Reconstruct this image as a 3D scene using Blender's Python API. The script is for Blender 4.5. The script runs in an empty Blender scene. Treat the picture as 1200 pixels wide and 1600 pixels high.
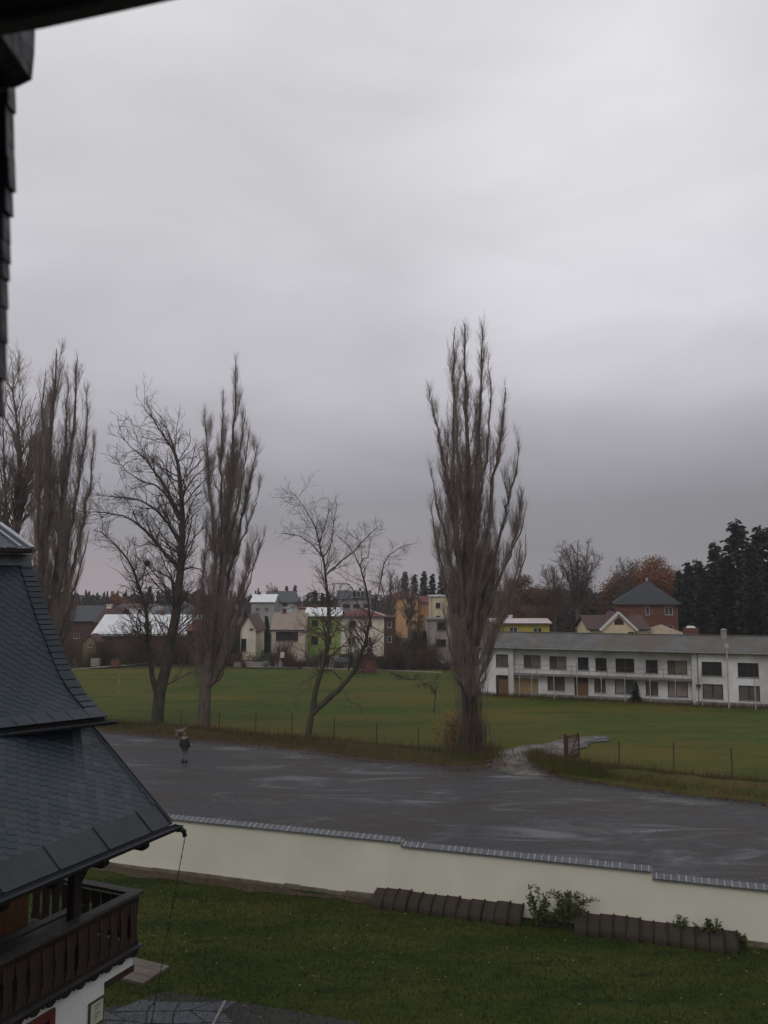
import bpy, bmesh, math, random
import numpy as np
from mathutils import Vector, Matrix
random.seed(7); RNG = np.random.default_rng(7)
SC = bpy.context.scene; COL = SC.collection
R = math.radians

# ------------------------------------------------------------------ camera
F = 1260.0; CH = 10.0; PITCH = math.atan(120 / F)
cam_d = bpy.data.cameras.new("camera"); cam = bpy.data.objects.new("camera", cam_d); COL.objects.link(cam)
cam.location = (0, 0, CH); cam.rotation_euler = (R(90) + PITCH, 0, 0)
cam_d.sensor_fit = 'VERTICAL'; cam_d.sensor_height = 36; cam_d.sensor_width = 27; cam_d.lens = 36 * F / 1600
cam_d.clip_start = 0.05; cam_d.clip_end = 5000
cam_d.dof.use_dof = True; cam_d.dof.focus_distance = 60; cam_d.dof.aperture_fstop = 5
SC.camera = cam
SC.render.resolution_x = 768; SC.render.resolution_y = 1024
SC.view_settings.view_transform = 'Standard'; SC.view_settings.look = 'None'
SC.view_settings.exposure = 0.0; SC.view_settings.gamma = 1.0

# ------------------------------------------------------------------ sky and sun
world = bpy.data.worlds.new("World"); SC.world = world; world.use_nodes = True
SUN_EL, SUN_AZ = R(48), R(200)
def build_world():
    nt = world.node_tree; nt.nodes.clear(); N = nt.nodes.new; L = nt.links.new
    out = N('ShaderNodeOutputWorld'); bg = N('ShaderNodeBackground'); L(bg.outputs[0], out.inputs[0])
    tc = N('ShaderNodeTexCoord'); sep = N('ShaderNodeSeparateXYZ'); L(tc.outputs['Generated'], sep.inputs[0])
    mp = N('ShaderNodeMapping'); mp.inputs['Scale'].default_value = (1.1, 1.1, 3.0); mp.inputs['Rotation'].default_value = (0, R(14), 0)
    mp.inputs['Location'].default_value = (3.1, 0.4, 0.22)
    L(tc.outputs['Generated'], mp.inputs[0])
    n1 = N('ShaderNodeTexNoise'); n1.inputs['Scale'].default_value = 1.5; n1.inputs['Detail'].default_value = 4; n1.inputs['Roughness'].default_value = 0.42
    n1.inputs['Distortion'].default_value = 0.35; L(mp.outputs[0], n1.inputs['Vector'])
    # elevation, pushed about by the cloud noise so the banding is uneven
    m1 = N('ShaderNodeMath'); m1.operation = 'MULTIPLY_ADD'; L(n1.outputs['Fac'], m1.inputs[0]); m1.inputs[1].default_value = 0.22; m1.inputs[2].default_value = -0.10
    m2 = N('ShaderNodeMath'); m2.operation = 'ADD'; L(sep.outputs['Z'], m2.inputs[0])
    sc = N('ShaderNodeMath'); sc.operation = 'MULTIPLY'; L(m1.outputs[0], sc.inputs[0])
    zc = N('ShaderNodeMapRange'); L(sep.outputs['Z'], zc.inputs[0]); zc.inputs[1].default_value = 0.0; zc.inputs[2].default_value = 0.25
    L(zc.outputs[0], sc.inputs[1]); L(sc.outputs[0], m2.inputs[1])
    cr = N('ShaderNodeValToRGB'); L(m2.outputs[0], cr.inputs[0])
    e = cr.color_ramp; e.interpolation = 'LINEAR'
    st = [(0.0, (.265, .250, .268)), (.05, (.262, .250, .268)), (.10, (.285, .280, .300)), (.174, (.385, .372, .400)), (.25, (.505, .490, .520)), (.34, (.585, .572, .600)),
          (.455, (.60, .595, .615)), (.60, (.69, .695, .705)), (.80, (.70, .705, .715)), (1.0, (.70, .71, .73))]
    while len(e.elements) < len(st): e.elements.new(0.5)
    for el, (p, c) in zip(e.elements, st): el.position = p; el.color = (*c, 1)
    # soft cloud mottling
    n2 = N('ShaderNodeTexNoise'); n2.inputs['Scale'].default_value = 3.4; n2.inputs['Detail'].default_value = 5; n2.inputs['Roughness'].default_value = 0.5
    n2.inputs['Distortion'].default_value = 0.5; L(mp.outputs[0], n2.inputs['Vector'])
    mr = N('ShaderNodeMapRange'); L(n2.outputs['Fac'], mr.inputs[0]); mr.inputs[1].default_value = .3; mr.inputs[2].default_value = .7; mr.inputs[3].default_value = .93; mr.inputs[4].default_value = 1.07
    vm = N('ShaderNodeVectorMath'); vm.operation = 'SCALE'; L(cr.outputs[0], vm.inputs[0]); L(mr.outputs[0], vm.inputs['Scale'])
    # the unseen cloud deck behind the viewer is set slightly dimmer
    mb = N('ShaderNodeMapRange'); L(sep.outputs['Y'], mb.inputs[0]); mb.inputs[1].default_value = 0.55; mb.inputs[2].default_value = -0.8; mb.inputs[3].default_value = 1.0; mb.inputs[4].default_value = 0.95
    vm2 = N('ShaderNodeVectorMath'); vm2.operation = 'SCALE'; L(vm.outputs[0], vm2.inputs[0]); L(mb.outputs[0], vm2.inputs['Scale'])
    # a share of clear-sky light behind the cloud
    sky = N('ShaderNodeTexSky'); sky.sky_type = 'NISHITA'; sky.sun_disc = False; sky.sun_elevation = SUN_EL; sky.sun_rotation = SUN_AZ
    vs = N('ShaderNodeVectorMath'); vs.operation = 'SCALE'; L(sky.outputs[0], vs.inputs[0]); vs.inputs['Scale'].default_value = 0.004
    ad = N('ShaderNodeVectorMath'); ad.operation = 'ADD'; L(vm2.outputs[0], ad.inputs[0]); L(vs.outputs[0], ad.inputs[1])
    # darker cloud low down towards the right, a thin rosy brightening at the skyline towards the left
    rr = N('ShaderNodeMapRange'); L(sep.outputs['X'], rr.inputs[0]); rr.inputs[1].default_value = -.1; rr.inputs[2].default_value = .45; rr.inputs[3].default_value = 1.04; rr.inputs[4].default_value = .80
    lo = N('ShaderNodeMapRange'); L(sep.outputs['Z'], lo.inputs[0]); lo.inputs[1].default_value = .1; lo.inputs[2].default_value = .38; lo.inputs[3].default_value = 1; lo.inputs[4].default_value = 0
    mxr = N('ShaderNodeMix'); L(lo.outputs[0], mxr.inputs[0]); mxr.inputs[2].default_value = 1.0; L(rr.outputs[0], mxr.inputs[3])
    v3 = N('ShaderNodeVectorMath'); v3.operation = 'SCALE'; L(ad.outputs[0], v3.inputs[0]); L(mxr.outputs[0], v3.inputs['Scale'])
    dt = N('ShaderNodeVectorMath'); dt.operation = 'DOT_PRODUCT'; L(tc.outputs['Generated'], dt.inputs[0]); dt.inputs[1].default_value = Vector((.27, .88, .36)).normalized()
    pb = N('ShaderNodeMapRange'); pb.interpolation_type = 'SMOOTHSTEP'; L(dt.outputs['Value'], pb.inputs[0]); pb.inputs[1].default_value = .955; pb.inputs[2].default_value = 1.0; pb.inputs[3].default_value = 1.0; pb.inputs[4].default_value = 1.22
    v3b = N('ShaderNodeVectorMath'); v3b.operation = 'SCALE'; L(v3.outputs[0], v3b.inputs[0]); L(pb.outputs[0], v3b.inputs['Scale']); v3 = v3b
    pz = N('ShaderNodeMapRange'); L(sep.outputs['Z'], pz.inputs[0]); pz.inputs[1].default_value = .085; pz.inputs[2].default_value = .0; pz.interpolation_type = 'SMOOTHSTEP'
    px_ = N('ShaderNodeMapRange'); L(sep.outputs['X'], px_.inputs[0]); px_.inputs[1].default_value = .22; px_.inputs[2].default_value = -.12; px_.interpolation_type = 'SMOOTHSTEP'
    pm = N('ShaderNodeMath'); pm.operation = 'MULTIPLY'; L(pz.outputs[0], pm.inputs[0]); L(px_.outputs[0], pm.inputs[1])
    pk = N('ShaderNodeVectorMath'); pk.operation = 'SCALE'; pk.inputs[0].default_value = (.110, .062, .062); L(pm.outputs[0], pk.inputs['Scale'])
    v4 = N('ShaderNodeVectorMath'); v4.operation = 'ADD'; L(v3.outputs[0], v4.inputs[0]); L(pk.outputs[0], v4.inputs[1])
    tint = N('ShaderNodeVectorMath'); tint.operation = 'MULTIPLY'; L(v4.outputs[0], tint.inputs[0]); tint.inputs[1].default_value = (1.0, .994, 1.006)
    L(tint.outputs[0], bg.inputs[0]); bg.inputs[1].default_value = 1.0
build_world()
sl = bpy.data.lights.new("sun", 'SUN'); sl.energy = 0.5; sl.angle = R(25); sl.color = (1, .96, .9)
sun = bpy.data.objects.new("sun", sl); COL.objects.link(sun)
sd = Vector((math.sin(SUN_AZ) * math.cos(SUN_EL), math.cos(SUN_AZ) * math.cos(SUN_EL), math.sin(SUN_EL)))
sun.rotation_euler = sd.to_track_quat('Z', 'Y').to_euler(); sun.location = (0, -20, 60)

# ------------------------------------------------------------------ picture-to-place helpers
def smooth(a, b, x):
    t = min(1, max(0, (x - a) / (b - a))); return t * t * (3 - 2 * t)
def zt(x, y):
    z = -1.0 * smooth(47, 78, y) + 0.6 * smooth(115, 170, y) + 3.5 * smooth(200, 420, y) - 42 * smooth(450, 1600, y)
    z += 0.10 * math.sin(x * .11 + 1) * math.sin(y * .09) * smooth(52, 70, y)
    return z
def ray(px, py):
    x = (px - 600) / F; v = -(py - 800) / F
    return Vector((x, math.cos(PITCH) - v * math.sin(PITCH), math.sin(PITCH) + v * math.cos(PITCH)))
def D(px, py, Y):
    d = ray(px, py); t = Y / d.y; return Vector((d.x * t, Y, CH + d.z * t))
def G(px, py):
    d = ray(px, py); z = 0.0
    for i in range(30):
        t = (z - CH) / d.z; z = .5 * z + .5 * zt(d.x * t, d.y * t)
    return Vector((d.x * t, d.y * t, z))
def zat(py, Y): return D(600, py, Y).z

# ------------------------------------------------------------------ object helpers
def tag(o, label=None, cat=None, group=None, kind=None):
    if label: o['label'] = label
    if cat: o['category'] = cat
    if group: o['group'] = group
    if kind: o['kind'] = kind
    return o
def empty(name, loc, label, cat, group=None, rz=0):
    o = bpy.data.objects.new(name, None); COL.objects.link(o); o.location = loc; o.rotation_euler = (0, 0, rz); o.empty_display_size = .3
    return tag(o, label, cat, group)
def mesh_obj(name, V, Fc, mat, parent=None, uv=None, shade=False):
    me = bpy.data.meshes.new(name)
    me.from_pydata([tuple(v) for v in V], [], Fc); me.update()
    if uv is not None:
        l = me.uv_layers.new(name='UVMap')
        l.data.foreach_set('uv', [c for f in uv for p in f for c in p])
    if shade: me.polygons.foreach_set('use_smooth', [True] * len(me.polygons))
    o = bpy.data.objects.new(name, me); COL.objects.link(o)
    if mat: me.materials.append(mat)
    if parent: o.parent = parent
    return o
def np_mesh(name, V, Fa, mat, parent=None, shade=False):
    """V (n,3) float, Fa (m,k) int array"""
    me = bpy.data.meshes.new(name); k = Fa.shape[1]
    me.vertices.add(len(V)); me.vertices.foreach_set('co', V.astype(np.float32).ravel())
    me.loops.add(Fa.size); me.loops.foreach_set('vertex_index', Fa.astype(np.int32).ravel())
    me.polygons.add(len(Fa)); me.polygons.foreach_set('loop_start', np.arange(0, Fa.size, k, dtype=np.int32))
    me.polygons.foreach_set('loop_total', np.full(len(Fa), k, dtype=np.int32))
    if shade: me.polygons.foreach_set('use_smooth', np.ones(len(Fa), dtype=bool))
    me.update(calc_edges=True); me.validate()
    me.materials.append(mat)
    o = bpy.data.objects.new(name, me); COL.objects.link(o)
    if parent: o.parent = parent
    return o
class MB:
    def __init__(s): s.V = []; s.F = []; s.UV = []; s.hasuv = False
    def quad(s, *p, uv=None):
        n = len(s.V); s.V += [Vector(q) for q in p]; s.F.append(tuple(range(n, n + len(p))))
        if uv: s.hasuv = True
        s.UV.append(uv if uv else [(0, 0)] * len(p)); return s
    def box(s, x0, y0, z0, x1, y1, z1):
        a = [(x0,y0,z0),(x1,y0,z0),(x1,y1,z0),(x0,y1,z0),(x0,y0,z1),(x1,y0,z1),(x1,y1,z1),(x0,y1,z1)]
        for f in ((0,3,2,1),(4,5,6,7),(0,1,5,4),(1,2,6,5),(2,3,7,6),(3,0,4,7)): s.quad(*[a[i] for i in f])
        return s
    def prism(s, poly, vec):
        vec = Vector(vec); a = [Vector(p) for p in poly]; b = [p + vec for p in a]; n = len(a)
        s.quad(*a); s.quad(*b[::-1])
        for i in range(n): j = (i + 1) % n; s.quad(a[j], a[i], b[i], b[j])
        return s
    def tube(s, pts, r, n=8, cap=True):
        pts = [Vector(p) for p in pts]; rr = r if isinstance(r, (list, tuple)) else [r] * len(pts); rings = []
        for i, p in enumerate(pts):
            t = (pts[min(i+1, len(pts)-1)] - pts[max(i-1, 0)]).normalized()
            a = t.cross(Vector((0.13, .21, .97)) if abs(t.z) < .9 else Vector((1, .1, 0))).normalized(); b = t.cross(a)
            base = len(s.V)
            for k in range(n):
                th = 2 * math.pi * k / n; s.V.append(p + (a * math.cos(th) + b * math.sin(th)) * rr[i])
            rings.append(base)
        for i in range(len(pts) - 1):
            for k in range(n):
                k2 = (k + 1) % n; s.F.append((rings[i]+k, rings[i]+k2, rings[i+1]+k2, rings[i+1]+k)); s.UV.append([(0,0)]*4)
        if cap:
            for rg in (rings[0], rings[-1]): s.F.append(tuple(rg + k for k in range(n))); s.UV.append([(0,0)]*n)
        return s
    def bar(s, a, b, w, h):
        a = Vector(a); b = Vector(b); t = (b - a).normalized(); x = t.cross(Vector((0, 0, 1)) if abs(t.z) < .95 else Vector((1, 0, 0))).normalized() * w / 2; y = x.cross(t).normalized() * h / 2
        s.prism([a - x - y, a + x - y, a + x + y, a - x + y], b - a); return s
    def ball(s, c, r, nu=12, nv=8, sc=(1,1,1)):
        c = Vector(c); base = len(s.V)
        for j in range(nv + 1):
            ph = math.pi * j / nv
            for i in range(nu):
                th = 2 * math.pi * i / nu
                s.V.append(c + Vector((math.sin(ph)*math.cos(th)*r*sc[0], math.sin(ph)*math.sin(th)*r*sc[1], math.cos(ph)*r*sc[2])))
        for j in range(nv):
            for i in range(nu):
                i2 = (i + 1) % nu; s.F.append((base+j*nu+i, base+(j+1)*nu+i, base+(j+1)*nu+i2, base+j*nu+i2)); s.UV.append([(0,0)]*4)
        return s
    def build(s, name, mat, parent=None, bevel=0, shade=False, recalc=True):
        o = mesh_obj(name, s.V, s.F, mat, parent, s.UV if s.hasuv else None, shade)
        if recalc:
            bm = bmesh.new(); bm.from_mesh(o.data); bmesh.ops.recalc_face_normals(bm, faces=bm.faces[:]); bm.to_mesh(o.data); bm.free()
        if bevel:
            m = o.modifiers.new('bevel', 'BEVEL'); m.width = bevel; m.segments = 2; m.limit_method = 'ANGLE'
        return o

# ------------------------------------------------------------------ materials
MATS = {}
def mat(name, c1, c2=None, scale=3.0, rough=.8, bump=0.0, bscale=None, metal=0, c3=None, scale3=.4, spec=.3, stretch=(1,1,1), detail=6, rough2=None):
    if name in MATS: return MATS[name]
    m = bpy.data.materials.new(name); m.use_nodes = True; nt = m.node_tree; N = nt.nodes.new; L = nt.links.new
    b = nt.nodes['Principled BSDF']; b.inputs['Roughness'].default_value = rough; b.inputs['Metallic'].default_value = metal
    b.inputs['Specular IOR Level'].default_value = spec; b.inputs['Base Color'].default_value = (*c1, 1)
    tc = N('ShaderNodeTexCoord'); mp = N('ShaderNodeMapping'); mp.inputs['Scale'].default_value = stretch; L(tc.outputs['Object'], mp.inputs[0])
    if c2:
        n = N('ShaderNodeTexNoise'); n.inputs['Scale'].default_value = scale; n.inputs['Detail'].default_value = detail; n.inputs['Roughness'].default_value = .62; L(mp.outputs[0], n.inputs['Vector'])
        mr = N('ShaderNodeMapRange'); mr.inputs[1].default_value = .32; mr.inputs[2].default_value = .68; L(n.outputs['Fac'], mr.inputs[0])
        mx = N('ShaderNodeMix'); mx.data_type = 'RGBA'; mx.inputs[6].default_value = (*c1, 1); mx.inputs[7].default_value = (*c2, 1); L(mr.outputs[0], mx.inputs[0])
        res = mx.outputs[2]
        if rough2 is not None:
            r2 = N('ShaderNodeMapRange'); r2.inputs[3].default_value = rough; r2.inputs[4].default_value = rough2; L(mr.outputs[0], r2.inputs[0]); L(r2.outputs[0], b.inputs['Roughness'])
        if c3:
            n3 = N('ShaderNodeTexNoise'); n3.inputs['Scale'].default_value = scale3; n3.inputs['Detail'].default_value = 5; L(mp.outputs[0], n3.inputs['Vector'])
            mr3 = N('ShaderNodeMapRange'); mr3.inputs[1].default_value = .42; mr3.inputs[2].default_value = .66; L(n3.outputs['Fac'], mr3.inputs[0])
            mx3 = N('ShaderNodeMix'); mx3.data_type = 'RGBA'; L(res, mx3.inputs[6]); mx3.inputs[7].default_value = (*c3, 1); L(mr3.outputs[0], mx3.inputs[0]); res = mx3.outputs[2]
        L(res, b.inputs['Base Color'])
    if bump:
        nb = N('ShaderNodeTexNoise'); nb.inputs['Scale'].default_value = bscale or scale * 3; nb.inputs['Detail'].default_value = 8; L(mp.outputs[0], nb.inputs['Vector'])
        bp = N('ShaderNodeBump'); bp.inputs['Strength'].default_value = min(1, bump); bp.inputs['Distance'].default_value = .05; L(nb.outputs['Fac'], bp.inputs['Height']); L(bp.outputs[0], b.inputs['Normal'])
    MATS[name] = m; return m
def slate_mat(name, ang, cw=.17, ch=.125, c1=(.008,.016,.024), c2=(.020,.036,.050)):
    m = bpy.data.materials.new(name); m.use_nodes = True; nt = m.node_tree; N = nt.nodes.new; L = nt.links.new
    b = nt.nodes['Principled BSDF']
    def M(op, a, bb=None, c=None):
        n = N('ShaderNodeMath'); n.operation = op
        for i, x in enumerate((a, bb, c)):
            if x is None: continue
            if isinstance(x, (int, float)): n.inputs[i].default_value = x
            else: L(x, n.inputs[i])
        return n.outputs[0]
    tc = N('ShaderNodeTexCoord'); mp = N('ShaderNodeMapping'); mp.inputs['Rotation'].default_value = (0, 0, ang); L(tc.outputs['UV'], mp.inputs[0])
    wn = N('ShaderNodeTexNoise'); wn.inputs['Scale'].default_value = 2.2; wn.inputs['Detail'].default_value = 2; L(tc.outputs['UV'], wn.inputs['Vector'])
    sp = N('ShaderNodeSeparateXYZ'); L(mp.outputs[0], sp.inputs[0])
    U = M('DIVIDE', sp.outputs[0], cw); V0 = M('DIVIDE', sp.outputs[1], ch)
    V0 = M('ADD', V0, M('MULTIPLY', wn.outputs['Fac'], .35))
    # scalloped lower edge
    ph = M('FRACT', U); sc = M('POWER', M('ABSOLUTE', M('SINE', M('MULTIPLY', U, math.pi))), .75)
    V = M('ADD', V0, M('MULTIPLY', sc, .30))
    row = M('FLOOR', V); fr = M('FRACT', V)
    U2 = M('ADD', U, M('MULTIPLY', row, .0)); col = M('FLOOR', U2)
    cv = N('ShaderNodeCombineXYZ'); L(col, cv.inputs[0]); L(row, cv.inputs[1])
    wh = N('ShaderNodeTexWhiteNoise'); wh.noise_dimensions = '2D'; L(cv.outputs[0], wh.inputs['Vector'])
    big = N('ShaderNodeTexNoise'); big.inputs['Scale'].default_value = 1.3; L(tc.outputs['UV'], big.inputs['Vector'])
    f = M('ADD', M('MULTIPLY', wh.outputs['Value'], .55), M('MULTIPLY', big.outputs['Fac'], .5))
    mx = N('ShaderNodeMix'); mx.data_type = 'RGBA'; mx.inputs[6].default_value = (*c1, 1); mx.inputs[7].default_value = (*c2, 1); L(f, mx.inputs[0])
    gap = M('LESS_THAN', fr, .23)
    mx2 = N('ShaderNodeMix'); mx2.data_type = 'RGBA'; L(mx.outputs[2], mx2.inputs[6]); mx2.inputs[7].default_value = (.003,.004,.005,1); L(gap, mx2.inputs[0])
    L(mx2.outputs[2], b.inputs['Base Color'])
    L(M('MULTIPLY_ADD', wh.outputs['Value'], .25, .40), b.inputs['Roughness']); b.inputs['Specular IOR Level'].default_value = .38
    h = M('MULTIPLY', fr, -1.0); h = M('ADD', h, M('MULTIPLY', wh.outputs['Value'], .25)); h = M('ADD', h, M('MULTIPLY', M('LESS_THAN', ph, .06), -.25))
    bp = N('ShaderNodeBump'); bp.inputs['Strength'].default_value = .8; bp.inputs['Distance'].default_value = .022; L(h, bp.inputs['Height']); L(bp.outputs[0], b.inputs['Normal'])
    return m

# ------------------------------------------------------------------ ground, field, parking lot, lawn
def grass_mat(name, a, b, c, s1, s2, s3, dirt=None, dirt_amt=.62, bump=.6):
    m = bpy.data.materials.new(name); m.use_nodes = True; nt = m.node_tree; N = nt.nodes.new; L = nt.links.new
    bs = nt.nodes['Principled BSDF']; bs.inputs['Roughness'].default_value = .95; bs.inputs['Specular IOR Level'].default_value = .12
    tc = N('ShaderNodeTexCoord')
    def noise(s, d=6, st=(1,1,1), r=.6):
        mp = N('ShaderNodeMapping'); mp.inputs['Scale'].default_value = st; L(tc.outputs['Object'], mp.inputs[0])
        n = N('ShaderNodeTexNoise'); n.inputs['Scale'].default_value = s; n.inputs['Detail'].default_value = d; n.inputs['Roughness'].default_value = r; L(mp.outputs[0], n.inputs['Vector']); return n.outputs['Fac']
    def mix(f, lo, hi, A, B):
        mr = N('ShaderNodeMapRange'); mr.inputs[1].default_value = lo; mr.inputs[2].default_value = hi; L(f, mr.inputs[0])
        mx = N('ShaderNodeMix'); mx.data_type = 'RGBA'; L(mr.outputs[0], mx.inputs[0])
        for i, q in ((6, A), (7, B)):
            if isinstance(q, tuple): mx.inputs[i].default_value = (*q, 1)
            else: L(q, mx.inputs[i])
        return mx.outputs[2]
    r = mix(noise(s1, 8), .35, .65, a, b)
    r = mix(noise(s2, 7, (.6, 1.6, 1), .66), .40, .62, r, c); r = mix(noise(s2 * 3.1, 7, (.5, 1.5, 1), .66), .52, .68, r, a)
    if dirt: r = mix(noise(s3, 7, (1, 1, 1), .7), dirt_amt, dirt_amt + .1, r, dirt)
    L(r, bs.inputs['Base Color'])
    bp = N('ShaderNodeBump'); bp.inputs['Strength'].default_value = bump; bp.inputs['Distance'].default_value = .12; L(noise(s1 * 2.2, 8), bp.inputs['Height']); L(bp.outputs[0], bs.inputs['Normal'])
    return m
M_field = grass_mat('field_grass', (.027,.050,.005), (.056,.076,.008), (.086,.074,.013), 1.6, .07, .5, (.070,.046,.018), .60)
M_far = grass_mat('far_ground', (.030,.034,.016), (.055,.044,.026), (.040,.046,.016), .6, .05, .2)
M_lawn = grass_mat('lawn_grass', (.012,.025,.004), (.027,.044,.006), (.050,.052,.010), 5, .32, 1.4, (.085,.055,.02), .66)

def sheet(name, xs, ys, zf, m, lab=None):
    X, Y = np.meshgrid(xs, ys); V = np.array([(x, y, zf(x, y)) for x, y in zip(X.ravel(), Y.ravel())])
    nx, ny = len(xs), len(ys); i = np.arange(nx - 1)[None, :] + nx * np.arange(ny - 1)[:, None]; i = i.ravel()
    o = np_mesh(name, V, np.stack([i, i + 1, i + nx + 1, i + nx], 1), m, shade=True)
    tag(o, kind='structure'); return o
xs = np.concatenate([np.linspace(-1500, -220, 14), np.linspace(-200, 200, 81), np.linspace(220, 1500, 14)])
ys = np.concatenate([np.linspace(-300, -20, 10), np.linspace(0, 450, 121), np.linspace(480, 3000, 20)])
sheet('ground', xs, ys, lambda x, y: zt(x, y) - .12, M_far)
# the meadow: front edge follows the lot, far edge the lane in front of the houses
def clean(n, s): return [RNG.normal() * s for _ in range(n)]
def poly_sheet(name, pts, zoff, m, kind='structure', cuts=0, zfun=None, jitter=0.0, step=.6):
    """flat polygon outline (list of (x,y)); resampled and roughened, triangulated, then subdivided so that it follows the terrain"""
    out = []
    for i in range(len(pts)):
        a = Vector(pts[i]); b = Vector(pts[(i + 1) % len(pts)]); n = max(1, int((b - a).length / step))
        for k in range(n): out.append(a.lerp(b, k / n))
    if jitter:
        N = len(out); off = [0] * N
        ph = [random.uniform(0, 6.28) for _ in range(6)]
        for i in range(N): off[i] = jitter * (math.sin(i * .21 + ph[0]) + .7 * math.sin(i * .53 + ph[1]) + .6 * math.sin(i * 1.31 + ph[2]) + random.uniform(-.6, .6)) * .5
        res = []
        for i in range(N):
            t = out[(i + 1) % N] - out[i - 1]; nn = Vector((t.y, -t.x)).normalized(); res.append(out[i] + nn * off[i])
        out = res
    bm = bmesh.new(); vs = [bm.verts.new((p.x, p.y, 0)) for p in out]; es = [bm.edges.new((vs[i], vs[(i + 1) % len(vs)])) for i in range(len(vs))]
    bmesh.ops.triangle_fill(bm, edges=es, use_beauty=True)
    for _ in range(cuts):
        lg = [e for e in bm.edges if e.calc_length() > 6]
        if lg: bmesh.ops.subdivide_edges(bm, edges=lg, cuts=1); bmesh.ops.triangulate(bm, faces=bm.faces[:])
    bmesh.ops.recalc_face_normals(bm, faces=bm.faces[:])
    zf = zfun or zt
    for v in bm.verts: v.co.z = zf(v.co.x, v.co.y) + zoff
    me = bpy.data.meshes.new(name); bm.to_mesh(me); bm.free()
    if me.polygons and me.polygons[0].normal.z < 0: me.flip_normals()
    o = bpy.data.objects.new(name, me); COL.objects.link(o); me.materials.append(m); tag(o, kind=kind); return o
sheet('meadow', np.linspace(-80, 90, 171), np.linspace(30, 113, 120), lambda x, y: zt(x, y) - .02, M_field)

WA = G(140, 1349); WB = G(1200, 1482); WDIR = Vector((WB.x - WA.x, WB.y - WA.y, 0)).normalized(); WN = Vector((WDIR.y, -WDIR.x, 0))   # faces the camera
if WN.y > 0: WN = -WN
def wallpt(t, off=0): p = WA + WDIR * t + WN * off; return Vector((p.x, p.y, 0))
def wall_hit(px, py, off=0):
    d = ray(px, py); p0 = wallpt(0, off); t = (p0 - Vector((0, 0, CH))).dot(WN) / d.dot(WN); q = Vector((0, 0, CH)) + d * t
    return (q - p0).dot(WDIR), q.z
def xy(px, py): g = G(px, py); return (g.x, g.y)
# wet gravel parking lot
def lot_mat():
    m = bpy.data.materials.new('wet_gravel'); m.use_nodes = True; nt = m.node_tree; N = nt.nodes.new; L = nt.links.new
    b = nt.nodes['Principled BSDF']; tc = N('ShaderNodeTexCoord')
    def noise(s, d, st=(1,1,1), r=.6, dis=0):
        mp = N('ShaderNodeMapping'); mp.inputs['Scale'].default_value = st; mp.inputs['Rotation'].default_value = (0, 0, R(8)); L(tc.outputs['Object'], mp.inputs[0])
        n = N('ShaderNodeTexNoise'); n.inputs['Scale'].default_value = s; n.inputs['Detail'].default_value = d; n.inputs['Roughness'].default_value = r; n.inputs['Distortion'].default_value = dis; L(mp.outputs[0], n.inputs['Vector']); return n.outputs['Fac']
    def mr(f, a, c, x=0, y=1):
        q = N('ShaderNodeMapRange'); q.inputs[1].default_value = a; q.inputs[2].default_value = c; q.inputs[3].default_value = x; q.inputs[4].default_value = y; L(f, q.inputs[0]); return q.outputs[0]
    def mix(f, A, B):
        mx = N('ShaderNodeMix'); mx.data_type = 'RGBA'; L(f, mx.inputs[0])
        for i, q in ((6, A), (7, B)):
            if isinstance(q, tuple): mx.inputs[i].default_value = (*q, 1)
            else: L(q, mx.inputs[i])
        return mx.outputs[2]
    wet = noise(.30, 9, (.45, 1.3, 1), .68, .9)
    c = mix(mr(noise(2.5, 9, (1,1,1), .7), .3, .7), (.022, .022, .025), (.058, .055, .059))
    c = mix(mr(noise(.25, 8, (.4, 1.4, 1), .7, .8), .46, .58), c, (.036, .029, .026)); c = mix(mr(noise(.55, 9, (.30, 1.6, 1), .72, 1.2), .56, .66), c, (.078, .073, .074))
    c = mix(mr(wet, .50, .62), c, (.024, .024, .029))
    L(c, b.inputs['Base Color'])
    L(mr(wet, .52, .64, .66, .32), b.inputs['Roughness']); L(mr(wet, .5, .62, .30, .55), b.inputs['Specular IOR Level'])
    bp = N('ShaderNodeBump'); bp.inputs['Distance'].default_value = .03; L(noise(9, 8, (1,1,1), .7), bp.inputs['Height']); L(mr(wet, .52, .64, .95, .22), bp.inputs['Strength']); L(bp.outputs[0], b.inputs['Normal'])
    return m
M_lot = lot_mat()
far_edge = [(-60, 1112), (60, 1128), (150, 1141), (270, 1150), (330, 1156), (400, 1164), (480, 1171), (560, 1182), (640, 1190), (710, 1197), (760, 1196), (785, 1186)]
trk_l = [(800, 1172), (840, 1163), (880, 1157), (945, 1151)]
trk_r = [(950, 1156), (915, 1166), (880, 1180), (862, 1192), (845, 1201)]
near_r = [(870, 1212), (930, 1222), (1000, 1231), (1080, 1241), (1150, 1249), (1230, 1258), (1400, 1278)]
lot_pts = [xy(*p) for p in far_edge + trk_l + trk_r + near_r] + [tuple(wallpt(40, -.25).xy), tuple(wallpt(-32, -.25).xy), (-52, 50)]
poly_sheet('parking_lot', lot_pts, .035, M_lot, cuts=3, jitter=.55)
# pale mud of the track through the gate
M_mud = mat('track_mud', (.150,.135,.125), (.060,.048,.038), .9, .45, .5, 8, c3=(.040,.042,.022), scale3=.45, rough2=.75)
poly_sheet('track', [xy(*p) for p in [(752, 1197), (780, 1178), (820, 1167), (870, 1158), (905, 1153), (944, 1151), (915, 1163), (880, 1180), (860, 1198), (850, 1212), (815, 1216), (775, 1210)]], .050, M_mud, cuts=3, jitter=.55)
# lawn inside the garden wall, stone paving by the house
a0 = wallpt(-14, -.1); a1 = wallpt(34, -.1)
poly_sheet('lawn', [(a0.x, a0.y), (a1.x, a1.y), (a1.x, 2), (-20, 2)], .02, M_lawn, step=2, cuts=3)
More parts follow.
